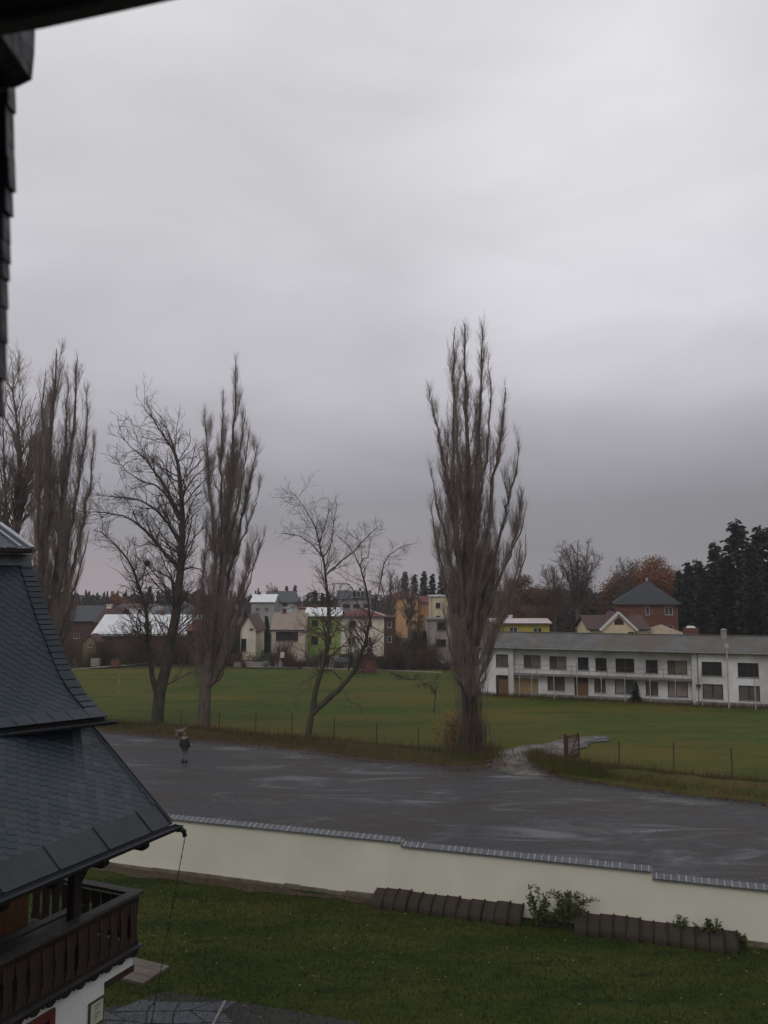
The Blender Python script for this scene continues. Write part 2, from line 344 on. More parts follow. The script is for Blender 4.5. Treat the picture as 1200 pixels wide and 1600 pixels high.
# verge bank between lot and meadow
def bank(name, pix, h, w, m, seed):
    rs = random.Random(seed); pts = [Vector(xy(*p)).to_3d() for p in pix]; dense = []
    for a, b in zip(pts, pts[1:]):
        n = max(2, int((b - a).length / .7)); dense += [a.lerp(b, k / n) for k in range(n)]
    V = []; K = 7
    for i, p in enumerate(dense):
        t = (dense[min(i + 1, len(dense) - 1)] - dense[max(i - 1, 0)]).normalized(); nn = Vector((-t.y, t.x, 0))
        if nn.y < 0: nn = -nn
        ww = w * (1 + .25 * math.sin(i * .23 + seed)); hh = h * (1 + .3 * math.sin(i * .31 + seed * 2)); e = min(1, i / 6, (len(dense) - 1 - i) / 6)
        for k in range(K):
            s = k / (K - 1); q = p + nn * (ww * (s - .12) + rs.uniform(-.1, .1))
            V.append((q.x, q.y, zt(q.x, q.y) + .03 + hh * e * math.sin(math.pi * min(1, s * 1.0)) * rs.uniform(.75, 1.1) - (0.06 if k in (0, K - 1) else 0)))
    n = len(dense); Fa = [(i*K+k, i*K+k+1, (i+1)*K+k+1, (i+1)*K+k) for i in range(n-1) for k in range(K-1)]
    o = np_mesh(name, np.array(V), np.array(Fa), m, shade=True); tag(o, kind='structure'); return dense
M_verge = grass_mat('verge_ground', (.032,.036,.010), (.062,.046,.018), (.046,.032,.014), 2.2, .35, .9, (.062,.036,.016), .55)
M_verge2 = grass_mat('verge_grass', (.042,.058,.014), (.070,.072,.018), (.080,.060,.020), 2.2, .35, .9, (.09,.06,.02), .62)
vergeL = bank('verge', far_edge, .38, 2.6, M_verge, 1)
vergeR = bank('verge', [(850, 1200)] + near_r, .55, 3.4, M_verge2, 2)

# grass blades and dead stalks as real geometry
def blades(name, P, h, w, m, lab, lean=.45, cat='grass'):
    n = len(P); hh = h * RNG.uniform(.5, 1.3, n); az = RNG.uniform(0, 2*np.pi, n); d = np.stack([np.cos(az), np.sin(az), np.zeros(n)], 1)
    tip = P + d * (hh * RNG.uniform(0, lean, n))[:, None]; tip[:, 2] += hh
    az2 = RNG.uniform(0, 2*np.pi, n); s = np.stack([np.cos(az2), np.sin(az2), np.zeros(n)], 1) * (w / 2)
    V = np.stack([P - s, P + s, tip], 1).reshape(-1, 3)
    o = np_mesh(name, V, np.arange(3 * n).reshape(n, 3), m); tag(o, lab, cat, kind='stuff'); return o
def scatter_along(dense, n, w0, w1, z=0.05):
    idx = RNG.integers(0, len(dense), n); A = np.array([tuple(p) for p in dense]); P = A[idx] + np.stack([RNG.normal(0, .45, n), RNG.uniform(w0, w1, n), np.zeros(n)], 1)
    P[:, 2] = [zt(x, y) + z for x, y in P[:, :2]]; return P
M_bl = mat('grass_blade', (.045,.068,.013), (.085,.088,.020), 1.2, .9, spec=.1, c3=(.11,.075,.03), scale3=.35)
M_dry = mat('dry_stalk', (.12,.080,.036), (.055,.038,.022), 1.5, .9, spec=.1)
M_leaf = mat('leaf_litter', (.095,.048,.020), (.050,.028,.014), 2, .8, spec=.2)
blades('grass', scatter_along(vergeR, 16000, 0, 3.2, .25), .30, .035, M_bl, 'long rough grass on the bank beside the gate')
blades('grass', scatter_along(vergeL, 14000, .2, 3.5, .2), .26, .035, M_bl, 'long grass and weeds along the far edge of the lot')
blades('dry_grass', scatter_along(vergeL, 7000, .3, 3.2, .2), .6, .025, M_dry, 'brown dead stalks along the far edge of the lot')
blades('dry_grass', scatter_along(vergeR, 2500, .3, 3.0, .3), .6, .025, M_dry, 'brown dead stalks on the bank right of the gate')
lw = RNG.uniform(0, 1, (90000, 2)); LP_ = np.stack([-13 + 27 * lw[:, 0], 12 + 17 * lw[:, 1], np.full(90000, .02)], 1)
wl = np.array([tuple(WN)])[0]; dist = ((LP_ - np.array(tuple(wallpt(0)))) * wl).sum(1); keep = dist > .25; LP_ = LP_[keep]
blades('grass', LP_, .075, .022, mat('lawn_blade', (.015,.031,.005), (.030,.048,.007), .8, .9, spec=.1, c3=(.044,.044,.010), scale3=.35), 'short dark green lawn grass inside the garden wall', .8)
# fallen leaves
def leaves(name, P, s, m, lab):
    n = len(P); az = RNG.uniform(0, 2*np.pi, n); a = np.stack([np.cos(az), np.sin(az), RNG.uniform(-.3,.3,n)], 1) * s; b = np.stack([-np.sin(az), np.cos(az), RNG.uniform(-.3,.3,n)], 1) * s * .7
    V = np.stack([P - a, P - b, P + a, P + b], 1).reshape(-1, 3); o = np_mesh(name, V, np.arange(4*n).reshape(n, 4), m); tag(o, lab, 'leaves', kind='stuff')
Pl = scatter_along(vergeL, 9000, -1.6, 1.6, .09)
Pl2 = scatter_along(vergeR, 1500, -1.0, 1.0, .08)
leaves('leaf_litter', np.concatenate([Pl, Pl2]), .07, M_leaf, 'fallen orange brown leaves at the edge of the wet lot')
Pw = np.array([tuple(wallpt(t, o)) for t, o in zip(RNG.uniform(-4, 30, 240), RNG.uniform(.5, 9, 240))]); Pw[:, 2] = .07
leaves('leaf_litter', Pw, .04, mat('pale_leaf', (.20,.15,.07), (.12,.08,.03), 3, .8), 'few pale fallen leaves scattered over the dark lawn')

# ------------------------------------------------------------------ garden wall, coping, edging blocks
M_plaster = mat('cream_plaster', (.75,.73,.61), (.70,.685,.565), .7, .88, .12, 30, c3=(.655,.645,.53), scale3=.35)
M_plinth = mat('plinth_stone', (.20,.175,.14), (.10,.085,.06), 3, .9, .8, 9)
M_tile = mat('coping_tile', (.11,.115,.125), (.065,.07,.08), 4, .38, .3, 12)
M_rib = mat('coping_joint', (.34,.35,.37), (.20,.21,.23), 3, .45)
gw = empty('garden_wall', wallpt(0), 'long cream plastered garden wall with dark tile coping between the lawn and the lot', 'wall', rz=math.atan2(WDIR.y, WDIR.x))
# local: x along, -y towards the camera
secs = [(-13, wall_hit(627, 1315)[0], None), (wall_hit(627, 1315)[0], wall_hit(1019, 1360)[0], None), (wall_hit(1019, 1360)[0], 36, None)]
hs = [(wall_hit(245, 1275)[1] + wall_hit(610, 1311)[1]) / 2, (wall_hit(640, 1320)[1] + wall_hit(1005, 1357)[1]) / 2, (wall_hit(1030, 1369)[1] + wall_hit(1195, 1388)[1]) / 2]
mb = MB()
for (a, b, _), h in zip(secs, hs): mb.box(a, 0, -.4, b, .30, h - .03)
mb.build('wall', M_plaster, gw)
pl = MB(); t = -13; rp = random.Random(4); xp = wall_hit(623, 1411)[0]
while t < xp:
    l = rp.uniform(.5, 1.3); l = min(l, xp - t); pl.box(t, -.06 - rp.uniform(0, .04), -.1, t + l - .01, -.002, .15 + rp.uniform(-.03, .03)); t += l
x2 = wall_hit(1150, 1470)[0]; pl.box(x2, -.07, -.1, 36, -.002, .16)
pl.build('plinth', M_plinth, gw, bevel=.01)
for (a, b, _), h in zip(secs, hs):
    c = MB(); c.prism([(a + .004, -.10, h - .03), (a + .004, .15, h + .055), (a + .004, .40, h - .03), (a + .004, .40, h - .06), (a + .004, -.10, h - .06)], (b - a - .008, 0, 0)); cp = c.build('coping', M_tile, gw)
    rb = MB(); n = int((b - a) / .205)
    for i in range(n):
        x = a + (b - a) * (i + .5) / n + rp.uniform(-.01, .01)
        if rp.random() < .06: continue
        rb.prism([(x, -.11, h - .024), (x, .15, h + .066), (x, .15, h + .05), (x, -.11, h - .04)], (.020 + rp.uniform(0, .012), 0, 0))
    rb.build('joint', M_rib, cp)
# curved edging blocks leaning against the wall
M_blk = mat('edging_block', (.060,.034,.024), (.028,.018,.014), 5, .85, .7, 14, c3=(.030,.030,.018), scale3=2)
def block_mesh(w):
    b = MB(); prof = [(0, -.05)]
    for k in range(9):
        a = math.pi / 2 * k / 8; prof.append((-.74 + .68 * (1 - math.cos(a)) , .03 + .35 * math.sin(a) ** .9))
    prof = [(-.74, -.05)] + prof[1:] + [(-.02, .385), (-.02, -.05)]
    b.prism([(0, y, z) for y, z in prof], (w, 0, 0)); return b
t0, t1 = wall_hit(590, 1408)[0], wall_hit(820, 1436)[0]; t2, t3 = wall_hit(900, 1446)[0], wall_hit(1152, 1478)[0]
bk = None; blocks = []
for (ta, tb, n) in ((t0, t1, 12), (t2, t3, 12)):
    for i in range(n):
        w = (tb - ta) / n
        if bk is None: bk = block_mesh(w - .055).build('edging_block', M_blk, bevel=.025); o = bk
        else: o = bk.copy(); COL.objects.link(o)
        if len(blocks) == 0:
            st_b = MB(); pf = [(-.74 + .68 * (1 - math.cos(math.pi / 2 * q / 8)) - .03, .045 + .35 * math.sin(math.pi / 2 * q / 8) ** .9) for q in range(9)] + [(-.02, .41)]
            for (ya, za), (yb, zc) in zip(pf, pf[1:]): st_b.prism([(w - .052, ya, za + .012), (w - .052, yb, zc + .012), (w - .052, yb + .05, zc - .10), (w - .052, ya + .05, za - .10)], (.048, 0, 0))
            strap = st_b.build('joint_strap', mat('joint_black', (.012,.010,.009), (.02,.016,.014), 5, .9), bk); stb = strap
        else: stb = strap.copy(); COL.objects.link(stb); stb.parent = o
        p = wallpt(ta + w * i, .01); o.location = p; o.location.z = rp.uniform(-.02, .03); o.rotation_euler = (0, 0, math.atan2(WDIR.y, WDIR.x) + rp.uniform(-.03, .03)); o.scale = (1, rp.uniform(.95, 1.06), rp.uniform(.93, 1.05))
        blocks.append((o, ta, i))
ordn = ['first', 'second', 'third', 'fourth', 'fifth', 'sixth', 'seventh', 'eighth', 'ninth', 'tenth', 'eleventh', 'twelfth']
for k, (o, ta, i) in enumerate(blocks):
    side = 'left row' if k < 12 else 'right row'
    tag(o, 'rounded dark stone block at the wall foot, %s from the left in the %s' % (ordn[i], side), 'block', 'rounded edging blocks along the garden wall')
# dark soil strip at wall foot left
M_soil = mat('soil', (.045,.032,.02), (.08,.06,.035), 3, .95, .8, 8)
poly_sheet('soil_strip', [tuple(wallpt(t, o).xy) for t, o in ((-5, .05), (t0, .05), (t0, .45), (6, .55), (3, .8), (0, .55), (-5, .7))], .035, M_soil, jitter=.2, step=.4)
# paving
M_slab = mat('paving_slab', (.050,.058,.072), (.026,.030,.038), 1.2, .40, .4, 9)
def paving(pix, name):
    P = [xy(*p) for p in pix]; poly_sheet(name, P, .034, mat('paving_joint', (.022,.024,.022), (.036,.036,.030), 4, .9, .5), step=5)
    # irregular flags: voronoi-like cells clipped by keeping seeds inside
    return P
pvA = paving([(120, 1612), (165, 1576), (205, 1572), (255, 1551), (355, 1566), (420, 1575), (560, 1600), (640, 1640), (100, 1660)], 'paving')
def inside(p, poly):
    c = False; n = len(poly)
    for i in range(n):
        a, b = poly[i], poly[i-1]
        if (a[1] > p[1]) != (b[1] > p[1]) and p[0] < (b[0]-a[0])*(p[1]-a[1])/(b[1]-a[1])+a[0]: c = not c
    return c
fl = MB(); rf = random.Random(11)
sx0, sx1, sy0, sy1 = min(p[0] for p in pvA), xy(348, 1590)[0], min(p[1] for p in pvA), max(p[1] for p in pvA)
nxp, nyp = int((sx1 - sx0) / .62), int((sy1 - sy0) / .50); nd = {}
for j in range(nyp + 1):
    for i in range(nxp + 1): nd[i, j] = Vector((sx0 + (i + .5 * (j % 2)) * .62 + rf.uniform(-.15, .15), sy0 + j * .50 + rf.uniform(-.10, .10), .038))
for j in range(nyp):
    for i in range(nxp):
        q = [nd[i, j], nd[i + 1, j], nd[i + 1, j + 1], nd[i, j + 1]]; c = sum(q, Vector()) / 4
        if not inside((c.x, c.y), pvA): continue
        fl.prism([c + (p - c) * .93 for p in q], (0, 0, .010 + rf.uniform(0, .005)))
o = fl.build('stone_flags', M_slab, None, bevel=.008); tag(o, kind='structure')
kerb = [Vector(xy(352, 1568)).to_3d(), Vector(xy(322, 1625)).to_3d()]; k = MB(); k.bar(kerb[0] + Vector((0,0,.05)), kerb[1] + Vector((0,0,.05)), .06, .05); tag(k.build('kerb_strip', mat('kerb_pale', (.22,.21,.19), (.15,.14,.12), 4)), kind='structure')
sp_ = empty('cover_boards', G(218, 1522), 'rectangular cover of brown boards lying in the lawn beyond the balcony', 'cover', rz=R(-24))
s_ = MB()
for k in range(3): s_.box(-.85, -.52 + k*.35, .02, .55, -.52 + k*.35 + .335, .10)
s_.build('board', mat('slab_concrete', (.15,.125,.10), (.09,.075,.06), 3, .8, .5), sp_, bevel=.01)

# ------------------------------------------------------------------ the slate-roofed house at the left
M_slA = slate_mat('slate_upper', R(44)); M_slB = slate_mat('slate_lower', R(33))
M_slband = mat('slate_band', (.022,.033,.044), (.012,.019,.027), 3, .36, .3, 7)
M_zinc = mat('dark_zinc', (.030,.034,.040), (.018,.020,.024), 2.5, .42, .2, 6, metal=.25)
M_wood = mat('dark_wood', (.024,.014,.011), (.012,.008,.007), 4, .62, .5, 16, stretch=(1,1,.15))
M_woodr = mat('balcony_board', (.040,.022,.018), (.020,.012,.010), 3, .6, .5, 18, stretch=(1,1,.12), c3=(.050,.028,.021), scale3=1.5)
M_rail = mat('rail_grey', (.058,.056,.054), (.036,.034,.033), 4, .6, .4, 12)
M_white = mat('house_plaster', (.70,.70,.69), (.62,.62,.61), 1.2, .9, .2, 14)
M_dark = mat('dark_void', (.012,.010,.010), (.02,.016,.014), 3, .8)
HA = R(24); hu = Vector((math.sin(HA), math.cos(HA), 0)); hn = Vector((math.cos(HA), -math.sin(HA), 0))
E = D(265, 1285, 14.5)
H0 = Vector((E.x, E.y, 0))
house = empty('slate_roofed_house', H0, 'dark slate roofed house with a wooden balcony at the left edge of the view', 'house', rz=-HA)
def HL(p):  # world -> house local (x = out of the facade, y = away along the eave)
    d = p - H0; return Vector((d.dot(hn), d.dot(hu), p.z))
def hpl(px, py, b):  # ray with plane local x = b
    d = ray(px, py); o0 = Vector((0, 0, CH)); t = (b - (o0 - H0).dot(hn)) / d.dot(hn); return HL(o0 + d * t)
EZ = E.z; sl_ = math.tan(R(39.5)); L0 = -11.5
# lower roof slope
mb = MB(); nb = 24; na = 2; Wd = 2.6; sec = 1 / math.cos(math.atan(sl_))
mb.quad((0, L0, EZ), (0, 0, EZ), (-Wd, 0, EZ + Wd * sl_), (-Wd, L0, EZ + Wd * sl_), uv=[(L0, 0), (0, 0), (0, Wd * sec), (L0, Wd * sec)])
lr = mb.build('lower_roof', M_slB, house, recalc=False)
if lr.data.polygons[0].normal.z < 0: lr.data.flip_normals()
k = MB(); k.prism([(0.0, L0, EZ - .012), (0, -.012, EZ - .012), (-Wd, -.012, EZ + Wd * sl_ - .012), (-Wd, L0, EZ + Wd * sl_ - .012)], (0, 0, -.14)); k.build('roof_deck', M_wood, house)
k = MB()   # zinc strip at the foot of the slope, with seams
y = L0
while y < -.02:
    y2 = min(y + 1.0, -.0); k.prism([(.05, y, EZ - .030), (.05, y2 - .012, EZ - .030), (-.30, y2 - .012, EZ + .30 * sl_ + .012), (-.30, y, EZ + .30 * sl_ + .012)], (0.008, 0, .012))
    k.prism([(.06, y2 - .03, EZ - .015), (.06, y2, EZ - .015), (-.30, y2, EZ + .30 * sl_ + .03), (-.30, y2 - .03, EZ + .30 * sl_ + .03)], (.01, 0, .015)); y = y2
k.build('flashing', M_zinc, house)
k = MB(); k.prism([(.03, .0, EZ + .0), (.03, .03, EZ), (-Wd, .03, EZ + Wd * sl_ + .0), (-Wd, 0, EZ + Wd * sl_)], (0, 0, .045)); k.build('verge_strip', M_zinc, house)
# gutter: half round
def gutter(a, b, r, name, parent, m=M_zinc):
    a = Vector(a); b = Vector(b); t = (b - a).normalized(); x = Vector((t.y, -t.x, 0)); g = MB(); n = 10; segs = 2
    pr = [(math.cos(math.pi + math.pi * i / n), math.sin(math.pi + math.pi * i / n)) for i in range(n + 1)]
    for q0, q1 in zip(pr, pr[1:]):
        for rr, sgn in ((r, 1), (r - .006, -1)):
            P = [a + x * q0[0]*rr + Vector((0,0,q0[1]*rr)), a + x*q1[0]*rr + Vector((0,0,q1[1]*rr)), b + x*q1[0]*rr + Vector((0,0,q1[1]*rr)), b + x*q0[0]*rr + Vector((0,0,q0[1]*rr))]
            g.quad(*(P if sgn > 0 else P[::-1]))
    for s in (-1, 1): g.tube([a + x * s * r, b + x * s * r], .011, 6)
    for e in (a, b): g.quad(*[e + x*q[0]*r + Vector((0,0,q[1]*r)) for q in pr])
    n2 = int((b - a).length / .9)
    for i in range(1, n2):
        c = a + (b - a) * i / n2; g.tube([c + x*q[0]*(r+.006) + Vector((0,0,q[1]*(r+.006))) for q in pr], .012, 5)
    return g.build(name, m, parent, recalc=False)
gut = gutter((.13, L0, EZ - .05), (.13, .10, EZ - .05), .085, 'gutter', house)
k = MB(); c = Vector((.13, .05, EZ - .12)); k.tube([c, c + Vector((0, .10, -.02)), c + Vector((.01, .17, -.07)), c + Vector((.02, .19, -.16))], .045, 10); k.build('spout', M_zinc, gut)
# fascia, soffit, rafter ends
k = MB(); k.box(-.035, L0, EZ - .20, .0, -.02, EZ - .034); k.box(-1.05, L0, EZ - .215, -.04, -.06, EZ - .175)
k.build('soffit', M_wood, house)
for i in range(11):
    y = -.55 - i * .95; k = MB(); k.prism([(-.9, y, EZ - .34), (-.12, y, EZ - .34), (-.06, y, EZ - .29), (-.06, y, EZ - .22), (-.9, y, EZ - .22)], (0, .11, 0)); k.build('rafter_end', M_wood, house)
# rain chain
sp = H0 + hn * .15 + hu * .24; cz = EZ - .28
ch = empty('rain_chain', (sp.x, sp.y, 0), 'thin dark rain chain hanging from the gutter spout down to the paving', 'chain')
k = MB(); nz = 88; sw = H0 + Vector((0,0,0))
gb = G(249, 1596) - Vector((sp.x, sp.y, 0))
for i in range(nz):
    z = cz * (1 - i / nz) ; f = i / nz; o_ = Vector((gb.x * f * .6, gb.y * f * .1, 0)); rr = .012 if i % 2 else .008; k.tube([o_ + Vector((0, 0, z)), o_ + Vector((.0, 0, z - cz/nz*.5)), o_ + Vector((0, 0, z - cz / nz * .98))], [.006, rr, .006], 5)
k.build('chain_links', M_zinc, ch)
# balcony
bo = -.45
cT = hpl(215, 1391, bo); cB = hpl(209, 1481, bo); by = cT.y; bzT = cT.z; bzB = cB.z
bal = None
k = MB(); k.box(bo - .10, L0, bzT - .05, bo + .10, by + .05, bzT); k.box(bo - 2.6, by - .14, bzT - .052, bo - .102, by + .05, bzT - .002); rail = k.build('balcony_rail', M_rail, house, bevel=.008)
k = MB(); k.box(bo - .06, L0, bzT - .16, bo + .045, by - .0, bzT - .052); k.box(bo - .06, L0, bzB + .02, bo + .05, by, bzB + .12)
k.build('balcony_beam', M_wood, house, bevel=.006)
# boards with waisted outline
def board_outline(w, h):
    return [(-w/2, 0), (w/2, 0), (w/2, h*.10), (w*.36, h*.22), (w*.36, h*.62), (w*.46, h*.70), (w/2, h*.80), (w/2, h), (-w/2, h), (-w/2, h*.80), (-w*.46, h*.70), (-w*.36, h*.62), (-w*.36, h*.22), (-w/2, h*.10)]
hb = bzT - .13 - (bzB + .10); y = by - .12; i = 0; base = None
while y > L0 + .2:
    if base is None:
        k = MB(); k.prism([(0, q, z) for q, z in board_outline(.205, hb)], (.03, 0, 0)); base = k.build('balcony_board', M_woodr, house, bevel=.004); o = base
    else: o = base.copy(); COL.objects.link(o); o.parent = house
    o.location = (bo + .015, y, bzB + .10); y -= .235; i += 1
for j in range(10):
    o = base.copy(); COL.objects.link(o); o.parent = house; o.rotation_euler = (0, 0, R(90)); o.location = (bo - .20 - j * .235, by - .03, bzB + .10)
# valance under the balcony with a cut wavy edge
k = MB(); y = by + .02; pts = [(y, bzB + .02)]
while y > L0 + .3:
    s = .30
    for f, z in ((0, .0), (.15, -.055), (.35, -.085), (.6, -.07), (.8, -.03), (.86, -.052), (.95, -.04)): pts.append((y - s * f, bzB - .045 + z))
    y -= s
pts.append((y, bzB + .02))
for (ya, za), (yb, zb) in zip(pts[1:-1], pts[2:]):
    if abs(ya - yb) > 1e-5: k.prism([(bo + .02, ya, bzB + .02), (bo + .02, yb, bzB + .02), (bo + .02, yb, zb), (bo + .02, ya, za)], (.03, 0, 0))
k.build('valance', M_wood, house)
k = MB(); k.box(bo + .0, L0, bzB + .02, bo + .12, by + .05, bzB + .05); k.build('ledge', M_rail, house, bevel=.006)
# floor, back wall behind the balcony, post, bench
wb = bo - 1.55; wx0_ = bo - .04
k = MB(); k.box(wx0_ - 2.7, L0, bzB - .02, bo - .01, by - .01, bzB + .06); k.build('balcony_floor', M_wood, house)
k = MB(); k.box(wb - .25, L0, bzB, wb, hpl(44, 1425, wb).y, EZ + 1.2); k.build('boarded_wall', mat('orange_lit_boards', (.20,.085,.032), (.11,.045,.02), 3, .6, .5, 12, stretch=(1,1,.15)), house)  # the orange light falling on the wood is put into its base colour
pp = hpl(120, 1440, bo - .12); k = MB(); k.box(bo - .24, pp.y - .10, bzB + .06, bo - .10, pp.y + .06, EZ - .18); k.prism([(bo - .16, pp.y + .06, EZ - .75), (bo - .16, pp.y + .06, EZ - .55), (bo - .16, pp.y + .62, EZ - .19), (bo - .16, pp.y + .48, EZ - .19)], (-.08, 0, 0)); k.build('post', M_wood, house, bevel=.008)
k = MB(); k.box(wb + .45, by - 3.2, bzB + .60, wb + .62, by - .25, bzB + .64); k.box(wb + .2, by - 3.2, bzB + .42, wb + .62, by - .3, bzB + .46); k.build('bench_board', M_rail, house)
# white plastered wall below, set back under the valance, with the ground-floor corner
wx = bo - .04; cw_ = hpl(163, 1535, wx); cw2 = hpl(207, 1506, wx)
k = MB(); k.box(wx - 2.6, L0, -.1, wx, cw_.y, bzB - .02); k.box(wx - 2.6, cw_.y, cw_.z, wx - .0, cw2.y, bzB - .02); k.build('wall', M_white, house)
k = MB(); k.box(wx - 2.6, cw_.y + .01, cw_.z - .10, wx + .02, cw2.y + .02, cw_.z - .002); k.build('wall_beam', M_woodr, house)
# notice board
n0 = hpl(139, 1600, wx + .03); n1 = hpl(161, 1556, wx + .03); nt_ = hpl(139, 1575, wx + .03)
k = MB(); zt1 = n1.z; zt0 = zt1 - 1.15
k.box(wx + .004, n0.y, zt0, wx + .03, cw_.y - .02, zt1); nbd = k.build('notice_board', mat('board_frame', (.07,.06,.04)), house, bevel=.004)
k = MB(); ya, yb = n0.y + .03, cw_.y - .05; k.box(wx + .031, ya, zt1 - .36, wx + .036, yb, zt1 - .03); k.build('sheet', mat('pale_sheet', (.38,.42,.30), (.46,.48,.38), 9, .5), nbd)
k = MB()
for j in range(6):
    z = zt1 - .09 - j * .042; k.box(wx + .0365, ya + .08, z, wx + .039, yb - .07 - (j % 3) * .05, z + .012)
k.build('text_lines', mat('ink', (.06,.07,.05)), nbd)
for j, cc in enumerate([(.32,.26,.16), (.22,.06,.04), (.30,.34,.30), (.12,.16,.10)]):
    k = MB(); z = zt1 - .56 - j * .18; k.box(wx + .031, ya, z, wx + .036, yb, z + .15); k.build('picture', mat('picture_%s' % ['tan', 'red', 'pale', 'green'][j], cc, tuple(q * .4 for q in cc), 14, .4), nbd)
# red framed window
w1 = hpl(85, 1574, wx + .02); k = MB(); yw = w1.y; zw = w1.z
fr_ = MB(); fr_.box(wx + .004, yw - 1.7, zw - .12, wx + .05, yw, zw); fr_.box(wx + .004, yw - .11, zw - 1.5, wx + .05, yw, zw - .121); fr_.box(wx + .004, yw - 1.7, zw - 1.62, wx + .05, yw, zw - 1.501)
wf = fr_.build('window_frame', mat('red_frame', (.13,.03,.025), (.08,.02,.018), 4, .5), house, bevel=.005)
k = MB(); k.box(wx + .004, yw - 1.7, zw - 1.5, wx + .015, yw - .111, zw - .121); k.build('pane', mat('window_glass', (.02,.022,.026), rough=.06, spec=.6), wf)

# bell-cast upper roof (turret)
prof_px = [(166, 1119, 14.90), (150, 1104, 15.02), (130, 1080, 15.18), (110, 1047, 15.33), (91, 1000, 15.50), (75, 960, 15.64), (61, 917, 15.78), (50, 884, 15.92)]
PR = [D(*p) for p in prof_px]; ta_ = R(47); wv = Vector((-math.sin(ta_), -math.cos(ta_), 0)); bv = Vector((-.93, .37, 0)).normalized()
# lift the lot into house-local coordinates
def turret(prof, dirv, ln, name, m, off=0.0, parent=house, a0=0.0):
    mb = MB(); s = 0
    nrm = []
    for i in range(len(prof) - 1):
        t = (prof[i+1] - prof[i]); n_ = dirv.cross(t).normalized(); n_ = n_ if n_.z > 0 else -n_
        nrm.append(n_)
    P2 = []
    for i, p in enumerate(prof):
        n_ = (nrm[max(i-1, 0)] + nrm[min(i, len(nrm)-1)]).normalized(); P2.append(p + n_ * off)
    for i in range(len(P2) - 1):
        a, b = P2[i], P2[i+1]; ds = (b - a).length
        mb.quad(HL(a + dirv * a0), HL(b + dirv * a0), HL(b + dirv * ln), HL(a + dirv * ln), uv=[(-a0, s), (-a0, s + ds), (-ln, s + ds), (-ln, s)]); s += ds
    return mb, P2
def dens(P, n=4):   # Catmull-Rom
    out = []
    for i in range(len(P) - 1):
        p0, p1, p2, p3 = P[max(i-1, 0)], P[i], P[i+1], P[min(i+2, len(P)-1)]
        for k in range(n):
            t = k / n; out.append(.5 * ((2*p1) + (-p0+p2)*t + (2*p0-5*p1+4*p2-p3)*t*t + (-p0+3*p1-3*p2+p3)*t*t*t))
    return out + [P[-1]]
PD = dens(PR)
mb, _ = turret(PD, wv, 4.5, 'x', None); ur = mb.build('upper_roof', M_slA, house, shade=True, recalc=False)
mb, _ = turret(PD, bv, 4.0, 'x', None); mb.build('rear_roof_face', M_slA, house, shade=True, recalc=False)
# hip band of larger slates and the eave band
def band(prof, dirv, a, b, off, ds):
    mb = MB(); acc = 0; i = 0; cur = [prof[0]]
    for p, q in zip(prof, prof[1:]):
        acc += (q - p).length; cur.append(q)
        if acc > ds or q is prof[-1]:
            t = (cur[-1] - cur[0]).normalized(); n_ = dirv.cross(t).normalized(); n_ = n_ if n_.z > 0 else -n_
            A = [c + n_ * (off) for c in cur]; lift = n_ * .014
            mb.prism([HL(cur[0] + n_*(off + .012) + dirv*a), HL(cur[-1] + n_*off + dirv*a - t*.012), HL(cur[-1] + n_*off + dirv*b - t*.012), HL(cur[0] + n_*(off+.012) + dirv*b)], HL(n_ * .016 + H0) - HL(H0)); cur = [q]; acc = 0
    return mb
band(dens(PR, 5), wv, -.015, .24, .003, .11).build('hip_band', M_slband, house)
mb = MB(); t_ = (PR[1] - PR[0]).normalized(); n_ = wv.cross(t_).normalized(); n_ = n_ if n_.z > 0 else -n_
x = .0
while x < 4.4:
    A = PR[0] - t_ * .04 + n_ * .022; B = PR[0] + t_ * .24 + n_ * .014
    mb.prism([HL(A + wv * x), HL(B + wv * x), HL(B + wv * (x + .30)), HL(A + wv * (x + .30))], HL(n_ * .014 + H0) - HL(H0)); x += .315
mb.build('eave_band', M_slband, house)
# fascia board below the eave + gutter, wall of the turret
mb = MB(); A = PR[0] + Vector((0, 0, -.03)); inn = Vector((-math.cos(ta_), math.sin(ta_), 0)) * .05
mb.prism([HL(A + inn), HL(A + wv * 4.4 + inn), HL(A + wv * 4.4 + inn - Vector((0,0,.10))), HL(A + inn - Vector((0,0,.10)))], HL(inn * .6 + H0) - HL(H0)); mb.build('eave_fascia', M_wood, house)
ga = HL(PR[0] - inn * .9 + Vector((0,0,-.10)) - wv * .17); gb2 = HL(PR[0] - inn * .9 + Vector((0,0,-.10)) + wv * 4.4)
gutter(ga, gb2, .055, 'upper_gutter', house)
i2 = inn / .05
mb = MB(); q0 = PR[0] + i2 * .55 + wv * .5; q1 = q0 + wv * 3.6; q2 = q1 + i2 * 2.5; q3 = q0 + i2 * 2.5
mb.prism([HL(Vector((q.x, q.y, EZ + .2))) for q in (q0, q1, q2, q3)], (0, 0, PR[0].z - EZ - .1)); mb.build('turret_wall', M_wood, house)
mb = MB(); q0 = PR[0] + i2 * .08 + Vector((0,0,-.05)); mb.prism([HL(q) for q in (q0, q0 + wv * 4.4, q0 + wv * 4.4 + i2 * 1.2, q0 + i2 * 1.2)], (0, 0, .03)); mb.build('turret_soffit', M_wood, house)
